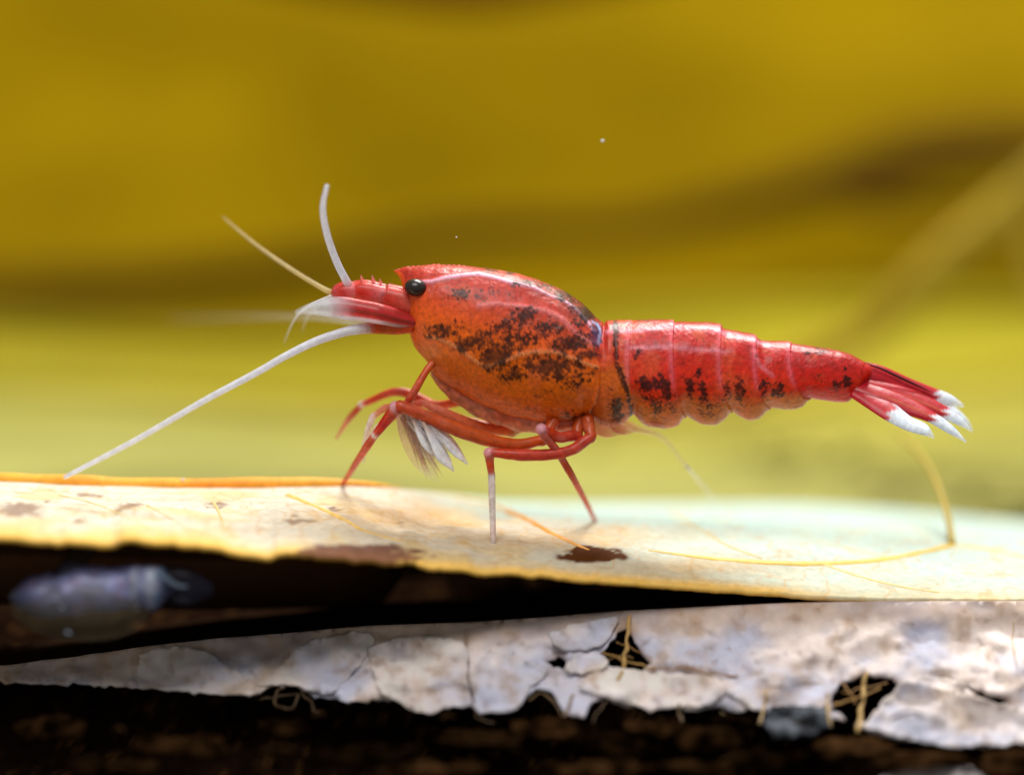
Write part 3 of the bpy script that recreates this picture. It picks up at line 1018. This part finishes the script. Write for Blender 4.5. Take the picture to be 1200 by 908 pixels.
    c = c * (1 - pk[:, None]) + lin((238, 104, 120)) * pk[:, None]
    for rl, st in (([(712, 389), (740, 388), (765, 387), (790, 384), (830, 386), (850, 391), (885, 400), (905, 406)], .65),
                   ([(738, 407), (760, 408), (790, 407), (820, 411), (850, 413)], .5), ([(884, 412), (890, 428), (905, 440)], .35)):
        L = np.exp(-(dist_line(x, y, rl) / 2.6) ** 2) * st * (.3 + n2)
        c = c * (1 - L[:, None]) + lin((248, 170, 190)) * L[:, None]
    # black pigment
    dk = np.zeros(len(x))
    wx, wy = (fbm(P1 * 4, 3, 501) - .5) * 4, (fbm(P1 * 4, 3, 502) - .5) * 4
    for (cx, cy, rx, ry, st) in [(538, 347, 11, 7, .95), (572, 350, 14, 9, .62), (600, 350, 12, 8, .45), (514, 388, 26, 8, .85), (545, 400, 18, 9, .95), (530, 382, 20, 10, .6),
                                 (577, 416, 15, 13, 1.51), (566, 396, 18, 14, .85), (612, 374, 20, 12, .8), (600, 404, 30, 12, .9), (640, 390, 34, 15, .7),
                                 (592, 386, 16, 12, .8), (668, 404, 26, 11, .95), (690, 416, 18, 9, 1.1), (640, 430, 54, 15, 1.0), (606, 434, 26, 11, .8), (676, 440, 24, 16, .7),
                                 (673, 487, 14, 12, .75), (540, 466, 12, 9, .45), (650, 460, 30, 10, .4),
                                 (600, 324, 18, 4, .6), (576, 321, 10, 3.5, .8), (632, 338, 30, 5, .85), (668, 353, 20, 9, 1.2), (690, 371, 16, 14, 1.3), (676, 372, 14, 12, .7),
                                 (698, 396, 6, 13, 1.6), (650, 362, 20, 6, .55),
                                 (722, 480, 9, 17, 1.1), (716, 454, 6, 8, .5), (760, 448, 14, 11, 1.3), (781, 455, 7, 17, 1.4), (770, 471, 26, 15, .72), (745, 414, 6, 5, .9), (765, 486, 26, 10, .45),
                                 (808, 453, 7, 13, 1.0), (824, 457, 6.5, 14, 1.4), (828, 476, 16, 11, .6), (818, 438, 14, 6, .6), (852, 455, 5, 12, .9), (866, 456, 6, 15, 1.4),
                                 (872, 470, 16, 9, .5), (911, 455, 7, 12, 1.2), (896, 456, 6, 10, .8), (986, 449, 13, 8, .8), (958, 446, 14, 9, .5), (960, 413, 20, 4, .75), (990, 430, 8, 6, .6),
                                 (810, 383, 22, 3, .6), (760, 379, 22, 3, .55), (870, 393, 16, 3, .5), (915, 404, 20, 3, .5), (940, 430, 14, 8, .35), (800, 425, 14, 10, .35), (846, 430, 8, 8, .4)]:
        dk = np.maximum(dk, (1.6 if st > 1.505 else min(st, 1.05)) * ell(x, y, cx + 3 * wx, cy + 3 * wy, rx * (1.15 + .25 * (st < 1)), ry * (1.15 + .25 * (st < 1))))
    line = np.exp(-(dist_line(x, y, [(721, 378), (722, 400), (722, 425), (730, 445), (738, 470), (740, 492)]) / 4.6) ** 2)
    dk = np.maximum(dk, line * (1.05 - .3 * sstep(440, 480, y)))
    grain = (.45 * n2 + .55 * fbm(P1 * 11, 3, 207) - .5) / .1
    dk = sstep(.40, .78, dk + .20 * grain * sstep(.12, .4, dk) - .05) * (.82 + .1 * grain.clip(-1, 1))
    speck = sstep(.60, .72, n3 * .5 + n2 * .5) * .45 * np.clip(ell(x, y, 640, 430, 140, 70) + ell(x, y, 830, 440, 180, 60), 0, 1)
    dk = np.clip(np.maximum(dk, speck), 0, .96)
    bz = np.clip(ell(x, y, 688, 366, 26, 16) + .7 * ell(x, y, 655, 347, 30, 7), 0, 1) * (.5 + .7 * n2) * (seg == -1)
    bz = np.clip(bz, 0, .8)[:, None]
    c = c * (1 - bz) + lin((92, 40, 30)) * bz
    blue = ell(x, y, 699, 394, 8, 14)
    dcol = lin((26, 12, 12))[None] * (1 - blue[:, None]) + lin((24, 34, 84)) * blue[:, None]
    c = c * (1 - dk[:, None]) + dcol * dk[:, None]
    glint = np.exp(-(dist_line(x, y, [(694, 381), (700, 384), (704, 392), (701, 404)]) / 1.5) ** 2) * .8
    c = c * (1 - glint[:, None]) + lin((170, 190, 236)) * glint[:, None]
    F = []
    nx = len(xs)
    ii, kk = np.meshgrid(np.arange(nx - 1), np.arange(nt), indexing='ij')
    a = (ii * nt + kk).ravel()
    b = (ii * nt + (kk + 1) % nt).ravel()
    F = list(np.stack([a, b, b + nt, a + nt], -1))
    V = V.reshape(-1, 3)
    F.append(tuple(range(nt - 1, -1, -1)))
    F.append(tuple((nx - 1) * nt + k for k in range(nt)))
    mesh_obj('body', V, F, M_shell, SHRIMP, c)


build_body()


def ball(name, c, rx, ry, rz, mat, parent, rot=0.0, cols=None):
    bm = bmesh.new()
    bmesh.ops.create_uvsphere(bm, u_segments=32, v_segments=20, radius=1)
    V = np.array([tuple(v.co) for v in bm.verts])
    F = [tuple(v.index for v in f.verts) for f in bm.faces]
    bm.free()
    V = V * np.array([rx, ry, rz])
    ca, sa = math.cos(rot), math.sin(rot)
    V = np.stack([V[:, 0] * ca - V[:, 2] * sa, V[:, 1], V[:, 0] * sa + V[:, 2] * ca], -1) + c
    return mesh_obj(name, V, F, mat, parent, None if cols is None else np.tile(cols, (len(V), 1)))


RED, PINK, ORG, WHT, PALE = lin((214, 62, 34)), lin((236, 120, 128)), lin((222, 92, 28)), lin((232, 228, 236)), lin((226, 190, 190))


def c4(c, a=1.0):
    return tuple(c) + (a,)


def build_head():
    for s in (-1, 1):
        p = PV(487, 337, -0.98)
        p = np.array([p[0], p[1] * -s, p[2]])
        q = PV(497, 343, -.55)
        q[1] *= -s
        stalk = tube('eye_stalk', [q + np.array([.5, 0, -.1]), (p + q) / 2, p * .85 + q * .15], [.26, .30, .33], M_limb, SHRIMP, cols=[c4(lin((232, 110, 84)))] * 3, nseg=16)
        ball('eye', p, .44, .40, .34, M_eye, stalk, rot=-.12)

        # three jointed stalk of the antennules
        def yy(v):
            return v * (1 if s < 0 else -1)
        pk, rd = lin((240, 128, 130)), lin((222, 66, 54))
        pts = [(494, 362), (474, 354), (452, 347), (449, 346), (430, 342), (418, 341), (414, 341), (402, 342), (392, 344)]
        rad = [15, 14.5, 12, 10.5, 11, 9.5, 8, 8.5, 6]
        ys_ = [-.45, -.5, -.5, -.5, -.5, -.48, -.48, -.46, -.45]
        up = -3 if s > 0 else 0
        ast = tube('antennule_stalk', [PV(a, b + up, yy(v)) for (a, b), v in zip(pts, ys_)], np.array(rad) / PXMM, M_limb, SHRIMP,
             cols=[c4(c) for c in (lin((236, 100, 60)), lin((232, 96, 76)), rd, pk, rd, rd, pk, rd, lin((226, 96, 96)))], nseg=16, flat=.8, per=5)
        for (a, b) in ((438, 331), (447, 335), (459, 340), (425, 331)):
            tube('stalk_spine', [PV(a + 3, b + 6 + up, yy(-.5)), PV(a, b + 1 + up, yy(-.5)), PV(a - 2, b - 5 + up, yy(-.5))], np.array([2.4, 1.6, .5]) / PXMM,
                 M_limb, ast, cols=[c4(pk, .9)] * 3, nseg=8, per=3)
        # antennal scale: thin blade, red at the root and glassy white towards the tip
        cl = [(496, 380), (470, 374), (446, 368), (424, 364), (402, 361), (382, 360), (364, 362), (346, 366)]
        hw = [3, 8.5, 10.5, 11, 11.5, 9, 5, .6]
        nn = 28
        q = crom(np.hstack([np.array(cl, float), np.array(hw, float)[:, None]]), 6)
        V, C, F = [], [], []
        m = 12
        for i, (a, b, h) in enumerate(q):
            for k in range(m + 1):
                u = k / m * 2 - 1
                yo = -.5 - .9 * min(1, (496 - a) / 50) - .25 * (1 - u * u)
                V.append(PV(a, b + u * h, yy(yo)))
                tw = float(sstep(450, 385, np.array(a + 0.0)) if False else np.clip((418 - a) / 34, 0, 1))
                low = float(sstep(.45, .8, np.array(u))) * .9
                wv = max(tw, low)
                stripe = math.exp(-((u - .1) / .16) ** 2) * .85 * (1 - tw) + math.exp(-((u + .6) / .14) ** 2) * .7 * (1 - tw)
                col = lin((226, 58, 62)) * (1 - stripe) + lin((150, 70, 50)) * stripe
                col = col * (1 - wv) + lin((222, 228, 240)) * wv
                edge = abs(u) > .9
                C.append(c4(col, (.97 - .5 * wv) * float(np.clip(1.1 - (400 - a) / 60, .08, 1))))
        for i in range(len(q) - 1):
            for k in range(m):
                a = i * (m + 1) + k
                F.append((a, a + 1, a + m + 2, a + m + 1))
        o = mesh_obj('antennal_scale', np.array(V), F, M_film, SHRIMP, np.array(C))
        sm = o.modifiers.new('thickness', 'SOLIDIFY')
        sm.thickness = .07 * MM
        tube('antenna_base', [PV(a, b, yy(v)) for a, b, v in ((482, 382, -.7), (466, 384, -.8), (452, 384, -.9), (440, 384, -.95), (430, 384, -1.0))],
             np.array([8, 8, 7.5, 7, 6.5]) / PXMM, M_limb, SHRIMP,
             cols=[c4(lin((230, 84, 40))), c4(lin((226, 92, 36))), c4(lin((206, 96, 30))), c4(lin((216, 90, 34))), c4(lin((236, 170, 150)))], nseg=14)
    W = lin((236, 238, 248))

    def feeler(name, pts, rad, a0=.95, a1=.6, col=W, root=None):
        n = len(pts)
        cs = [c4(col, a0 + (a1 - a0) * i / (n - 1)) for i in range(n)]
        if root is not None:
            cs[0] = c4(root)
        tube(name, [PV(*p) for p in pts], np.array(rad) / PXMM, M_film, SHRIMP, cols=cs, nseg=10, per=9)
    feeler('antenna', [(436, 384, -.95), (418, 386, -1.15), (400, 390, -1.3), (370, 400, -1.6), (335, 417, -2.0), (300, 437, -2.3), (240, 469, -2.8), (160, 515, -3.2), (76, 559, -3.4)],
           [7, 6.2, 5.4, 4.8, 4.2, 4.0, 3.6, 3.2, 2.6], 1, .85, root=lin((236, 190, 176)))
    feeler('antenna', [(436, 380, .95), (404, 376, 2.5), (370, 372, 5), (320, 371, 9), (270, 372, 13), (200, 374, 18)], [4, 3.6, 3.4, 3.4, 3.2, 3], .2, .03)
    feeler('antennule', [(410, 338, -.4), (404, 326, -.6), (395, 308, -1.0), (386, 284, -1.4), (380, 260, -1.9), (378.5, 240, -2.5), (383, 218, -3.2)],
           [6, 4.6, 4.4, 4.2, 4.0, 3.6, 2.6], 1, .85, root=lin((236, 130, 120)))
    feeler('antennule', [(396, 345, .4), (384, 341, .7), (366, 331, 1.2), (340, 315, 2.0), (308, 293, 2.8), (284, 274, 3.5), (261, 254, 4.2)],
           [4.6, 3.2, 2.7, 2.3, 1.9, 1.5, .8], .9, .5, col=lin((222, 204, 150)), root=lin((230, 140, 110)))
    feeler('antennule', [(388, 348, -.5), (368, 356, -1.4), (350, 368, -2.4), (340, 384, -3.2), (333, 402, -4)], [3.0, 2.2, 1.8, 1.4, .8], .3, .08)
    feeler('antennule', [(390, 350, .5), (372, 360, 1.5), (360, 372, 2.4), (354, 388, 3.2)], [2.6, 2, 1.4, .8], .25, .06)


build_head()


def leg(pl, rads, cols, name='walking_leg', joints=()):
    """pl: (px, py, depth mm) joints; radii in pixels; one colour per segment, some joints pale"""
    P3 = [PV(*p) for p in pl]
    jt = dict(joints)
    pts, rr, cc = [P3[0]], [rads[0]], [cols[0]]
    for i in range(1, len(P3) - 1):
        a, b, c = P3[i - 1], P3[i], P3[i + 1]
        la, lc = np.linalg.norm(b - a), np.linalg.norm(c - b)
        ea, ec = min(.22, .35 * la), min(.22, .35 * lc)
        bend = float((b - a) @ (c - b)) / (la * lc)
        if i not in jt and bend > .8:
            pts.append(b)
            rr.append(rads[i])
            cc.append(tuple((u + v) / 2 for u, v in zip(cols[i - 1], cols[i])))
            continue
        pts += [b + (a - b) / la * ea, b, b + (c - b) / lc * ec]
        rr += [rads[i] * .97, rads[i] * (1.03 if i in jt else 1.0), rads[i] * .95]
        m = tuple((u + v) / 2 for u, v in zip(cols[i - 1], cols[i]))
        cc += [cols[i - 1], jt.get(i, m), cols[i]]
    pts.append(P3[-1])
    rr.append(rads[-1])
    cc.append(cols[-1])
    return tube(name, pts, np.array(rr) / PXMM, M_limb, SHRIMP, cols=[tuple(c) for c in cc], nseg=16, per=8, rough=.3)


def build_legs():
    R, O, K, W_ = c4(lin((214, 74, 50))), c4(lin((214, 92, 30))), c4(lin((244, 176, 190))), c4(lin((242, 232, 228)), 1.0)
    RP = c4(lin((216, 102, 78)), .95)
    T = c4(lin((222, 160, 130)), .7)
    TT = c4(lin((226, 214, 196)), .5)
    u1, u2, u3 = u_at(402, 568), u_at(578, 636), u_at(698, 611)
    # near side: thick leg reaching forward, foot on the leaf's orange rim
    leg([(650, 492, -.8), (636, 516, -1.2), (600, 521, -1.5), (545, 507, -1.9), (476, 478, -2.2), (464, 478, -2.1), (440, 509, -1.4), (424, 532, -.4), (401, 568, u1[1])],
        [7, 6.5, 7.5, 8, 7, 7.5, 5, 4.4, 2.4], [O, O, O, O, R, R, RP, RP], joints=[(5, K), (6, W_)])
    # second near leg: bent at a right angle, white foot
    leg([(688, 490, -.8), (692, 512, -1.2), (670, 527, -1.6), (648, 532, -1.8), (610, 533, -2.0), (573, 530, -2.1), (576, 558, -2.1), (578, 637, u2[1])],
        [8, 7, 6.5, 6.5, 6.8, 5.6, 4.4, 3.0], [O, R, R, R, R, RP, W_], joints=[(5, K), (6, W_)])
    # third near leg, knee high against the body, foot far back on the leaf
    leg([(680, 486, -.5), (676, 510, -1.0), (654, 512, -1.8), (634, 503, -2.3), (656, 533, -1.6), (676, 568, -.4), (699, 613, u3[1])],
        [7, 7, 6.5, 6.4, 4.6, 3.8, 2.2], [O, R, R, c4(lin((224, 116, 104))), RP, RP], joints=[(3, K), (4, W_)])
    # far legs
    leg([(610, 486, .6), (580, 504, .9), (530, 488, 1.3), (490, 466, 1.6), (462, 459, 1.7), (424, 474, 1.9), (408, 492, 2.0), (394, 514, 2.1)],
        [7, 7, 6.5, 6, 5, 4, 3.4, 1.4], [O, O, O, R, RP, RP, T], joints=[(5, W_)])
    leg([(512, 420, -.7), (500, 434, -1.0), (486, 458, -1.3), (474, 478, -1.2), (452, 478, -.9), (437, 488, -.7), (430, 506, -.5), (424, 530, -.4)],
        [4, 4.2, 4.6, 5, 4.5, 4, 3, 1.2], [O, O, R, RP, T, W_, TT], joints=[(5, W_)])
    leg([(560, 464, .8), (520, 474, 1.1), (488, 474, 1.3), (462, 488, 1.4), (444, 500, 1.5), (428, 520, 1.5), (426, 542, 1.5)],
        [6, 5.5, 5, 4.4, 3.6, 2.8, 1.2], [O, RP, RP, T, W_, TT], joints=[(4, W_)])
    leg([(640, 486, .7), (600, 506, .5), (560, 500, .0), (520, 484, -.4), (496, 472, -.5)],
        [7, 6.5, 7, 6.5, 4], [T, c4(lin((224, 120, 70)), .9), c4(lin((222, 104, 50)), .95), c4(lin((230, 140, 116)), .9)], 'mouth_leg')
    leg([(724, 490, .9), (745, 502, 1.4), (775, 512, 1.8), (806, 548, 2.6), (836, 584, u_at(836, 600)[1] * .8)],
        [5, 4, 3, 2.4, 1.6], [c4(lin((216, 150, 110)), .6), c4(lin((220, 190, 160)), .3), c4(lin((220, 210, 180)), .2), c4(lin((230, 230, 220)), .3)])
    # soft pale underside where the legs leave the body
    pb = [(508, 436, 0), (530, 456, 0), (560, 474, 0), (595, 487, 0), (630, 493, 0), (662, 492, 0), (688, 484, 0)]
    tube('underside', [PV(*p) for p in pb], np.array([6, 10, 13, 14, 14, 14, 10]) / PXMM, M_limb, SHRIMP,
         cols=[c4(lin(c)) for c in ((226, 150, 112), (228, 132, 92), (224, 140, 104), (222, 112, 70), (226, 150, 118), (214, 112, 76), (206, 96, 50))], nseg=24, per=8, flat=1.5, rough=.6)

    # brush of bristles on the small front claws
    rng = np.random.default_rng(3)

    def brush(pl, hw, cols, name='claw_brush', mat=None, tl=0.0):
        q = crom(np.hstack([np.array(pl, float), np.array(hw, float)[:, None], np.array(cols, float)]), 6)
        V, C, F, m = [], [], [], 8
        for i, row in enumerate(q):
            a, b, y, h = row[:4]
            j = q[min(i + 1, len(q) - 1)][:2] - q[max(i - 1, 0)][:2]
            nrm = np.array([-j[1], j[0]]) / (np.hypot(*j) + 1e-6)
            for k in range(m + 1):
                u = k / m * 2 - 1
                V.append(PV(a + nrm[0] * u * h, b + nrm[1] * u * h, y - .16 * (1 - u * u) - tl * u * h / PXMM))
                C.append(np.clip(row[4:], 0, 1))
        for i in range(len(q) - 1):
            for k in range(m):
                a = i * (m + 1) + k
                F.append((a, a + 1, a + m + 2, a + m + 1))
        o = mesh_obj(name, np.array(V), F, mat or M_film, SHRIMP, np.array(C))
        o.modifiers.new('thickness', 'SOLIDIFY').thickness = .05 * MM
    pw, pp = lin((240, 236, 240)), lin((230, 200, 180))
    def bristles(n, root, spread, L, a0, a1, y, col, al, r):
        VV, FF, CC, k = [], [], [], 0
        for i in range(n):
            a = math.radians(rng.uniform(a0, a1))
            l = L * rng.uniform(.6, 1.05)
            x0, y0 = root[0] + rng.normal(0, spread), root[1] + rng.normal(0, spread)
            yo = y + rng.normal(0, .15)
            p = [PV(x0 + l * t * math.cos(a) + 3 * t * t * math.sin(i), y0 + l * t * math.sin(a), yo - .25 * t * rng.random()) for t in (0, .35, .7, 1)]
            v, f, c = tube_data(p, np.array([1.0, 1.0, .8, .3]) * r / PXMM, nseg=5, per=3, cols=[c4(col, al), c4(col, al * .9), c4(col, al * .7), c4(col, al * .2)])
            VV.append(v); CC.append(c); FF += [tuple(q + k for q in g) for g in f]; k += len(v)
        mesh_obj('claw_brush', np.vstack(VV), FF, M_film, SHRIMP, np.vstack(CC))
    bristles(60, (474, 484), 4, 78, 48, 74, -1.5, pp, .5, 1.6)
    bristles(40, (484, 488), 4, 66, 42, 60, -1.9, pw, .55, 1.3)
    brush([(470, 484, -1.2), (478, 506, -1.3), (490, 532, -1.4), (504, 552, -1.4), (513, 566, -1.4)], [6, 11, 12, 8, 1], [c4(pp, .8), c4(pp, .45), c4(pp, .3), c4(pw, .2), c4(pw, .0)])
    brush([(478, 482, -1.5), (492, 506, -1.7), (506, 530, -1.8), (516, 552, -1.8)], [5, 10, 11, 1], [c4(pp, .7), c4(pp, .4), c4(pw, .25), c4(pw, .0)])
    b = lin((246, 248, 255))  # bright glints on the claws, built in as bluish white blades
    brush([(484, 490, -2.0), (494, 510, -2.1), (502, 524, -2.1), (508, 534, -2.1)], [2, 5, 5, 1], [c4(pp, .7), c4(b), c4(b), c4(b, .6)], mat=M_limb, tl=1.6)
    brush([(496, 494, -2.2), (510, 518, -2.3), (520, 536, -2.3), (532, 552, -2.3)], [2, 6, 7, 1], [c4(pp, .6), c4(b), c4(b), c4(b, .5)], mat=M_limb, tl=1.6)
    brush([(506, 496, -1.8), (522, 512, -1.9), (534, 528, -1.9), (548, 544, -1.9)], [2, 5.5, 6, 1], [c4(pp, .6), c4(b), c4(b), c4(b, .5)], mat=M_limb, tl=1.6)
    # swimmerets folded under the tail
    for (a, b_, sc) in ((702, 496, 1.2), (724, 497, .9), (768, 492, .6)):
        for s in (-1, 1):
            brush([(a, b_ - 10, s * .7), (a - 4, b_ + 2, s * .75), (a + 8 * sc, b_ + 8 * sc, s * .7), (a + 26 * sc, b_ + 9 * sc, s * .6)], [5, 6 * sc, 6 * sc, 1],
                  [c4(lin((220, 130, 90)), .6), c4(lin((226, 140, 106)), .45), c4(lin((228, 140, 120)), .35), c4(lin((226, 180, 160)), .0)], 'swimmeret')


build_legs()


def build_tail():
    def blade(name, cl, hw, white_at, ydep, tilt, tip_alpha=.2, stripe=True):
        cl = np.array(cl, float)
        q = crom(np.hstack([cl, np.array(hw, float)[:, None], np.array(ydep, float)[:, None]]), 8)
        L = np.concatenate([[0], np.cumsum(np.hypot(*np.diff(q[:, :2], axis=0).T))])
        L /= L[-1]
        m = 14
        V, C, F = [], [], []
        for i, (a, b, h, y) in enumerate(q):
            j = q[min(i + 1, len(q) - 1)][:2] - q[max(i - 1, 0)][:2]
            nrm = np.array([-j[1], j[0]]) / (np.hypot(*j) + 1e-6)
            for k in range(m + 1):
                u = k / m * 2 - 1
                V.append(PV(a + nrm[0] * u * h, b + nrm[1] * u * h, y + tilt * u * h / PXMM - .14 * (1 - u * u) * min(1, h / 6)))
                s = L[i]
                rdv = lin((208, 24, 40)) * (1 - .5 * s) + lin((196, 22, 56)) * .5 * s
                if stripe:
                    st = math.exp(-((u + .05) / .16) ** 2) * .5 * float(np.clip((s - .1) * 4, 0, 1))
                    rdv = rdv * (1 - st) + lin((222, 140, 96)) * st
                    dkk = math.exp(-((u - .7) / .2) ** 2) * .5
                    rdv = rdv * (1 - dkk) + lin((120, 14, 22)) * dkk
                wv = float(np.clip((s - white_at - .03 * math.sin(u * 5 + i)) / .04, 0, 1))
                col = rdv * (1 - wv) + lin((236, 244, 255)) * wv
                al = 1.0 if s < .86 else 1 - (1 - tip_alpha) * (s - .86) / .14
                C.append(c4(col, al))
        for i in range(len(q) - 1):
            for k in range(m):
                a = i * (m + 1) + k
                F.append((a, a + 1, a + m + 2, a + m + 1))
        o = mesh_obj(name, np.array(V), F, M_limb, SHRIMP, np.array(C))
        o.modifiers.new('thickness', 'SOLIDIFY').thickness = .09 * MM
    # far blades, telson, then the near ones
    blade('uropod', [(1000, 440), (1040, 452), (1078, 466), (1110, 480), (1130, 494), (1140, 506)], [5, 9, 10, 8, 5, 1], .70, [.3, .6, .9, 1.1, 1.2, 1.3], -.8)
    blade('telson', [(1000, 436), (1030, 441), (1062, 453), (1092, 463), (1112, 469), (1130, 476)], [14, 13, 11, 9, 7, 1.5], .73, [0, .1, .15, .2, .25, .3], -.5, stripe=False)
    blade('uropod', [(1002, 446), (1040, 458), (1076, 470), (1104, 482), (1122, 492), (1138, 504)], [7, 10, 10, 7.5, 5.5, 1], .74, [-.2, -.3, -.4, -.5, -.5, -.5], -.8)
    blade('uropod', [(1000, 452), (1032, 463), (1064, 476), (1090, 488), (1112, 502), (1133, 518)], [8, 10, 10, 7, 5.5, .8], .66, [-.4, -.7, -.9, -1.1, -1.2, -1.2], -.8)
    blade('uropod', [(998, 458), (1020, 469), (1042, 482), (1064, 496), (1082, 503), (1095, 513)], [7, 10, 11, 8.5, 7, 1], .45, [-.5, -.9, -1.3, -1.6, -1.8, -1.9], -.8, stripe=False)
    # dark upper edge of the telson
    tube('telson_ridge', [PV(a, b, -.05) for a, b in ((1006, 423), (1030, 431), (1056, 443), (1080, 454), (1094, 460))], np.array([1, 1.3, 1.5, 1.3, .8]) / PXMM, M_limb, SHRIMP,
         cols=[c4(lin((190, 34, 34))), c4(lin((90, 24, 24))), c4(lin((50, 20, 22))), c4(lin((110, 24, 40))), c4(lin((200, 60, 80)))], nseg=10)


build_tail()


# ------------------------------------------------------------------ specks drifting in the water
def build_specks():
    rng = np.random.default_rng(9)
    for (x, y, Y, r, lab) in ((706, 165, -2, .075, 'tiny white speck drifting above the shrimp in the open water'),
                              (535, 278, -1, .035, 'faint white speck drifting just over the back of the shrimp'),
                              (214, 562, 1.5, .08, 'tiny white crumb on the orange rim near the long antenna tip')):
        bm = bmesh.new()
        bmesh.ops.create_icosphere(bm, subdivisions=2, radius=r)
        V = np.array([tuple(v.co) for v in bm.verts]) * rng.uniform(.75, 1.25, (len(bm.verts), 1)) * np.array([1, 1, .8])
        F = [tuple(v.index for v in f.verts) for f in bm.faces]
        bm.free()
        o = mesh_obj('floating_speck', V + PV(x, y, Y), F, M_film, None, np.tile(np.array([.9, .9, .88, 1]), (len(V), 1)))
        tag(o, lab, 'speck')


build_specks()
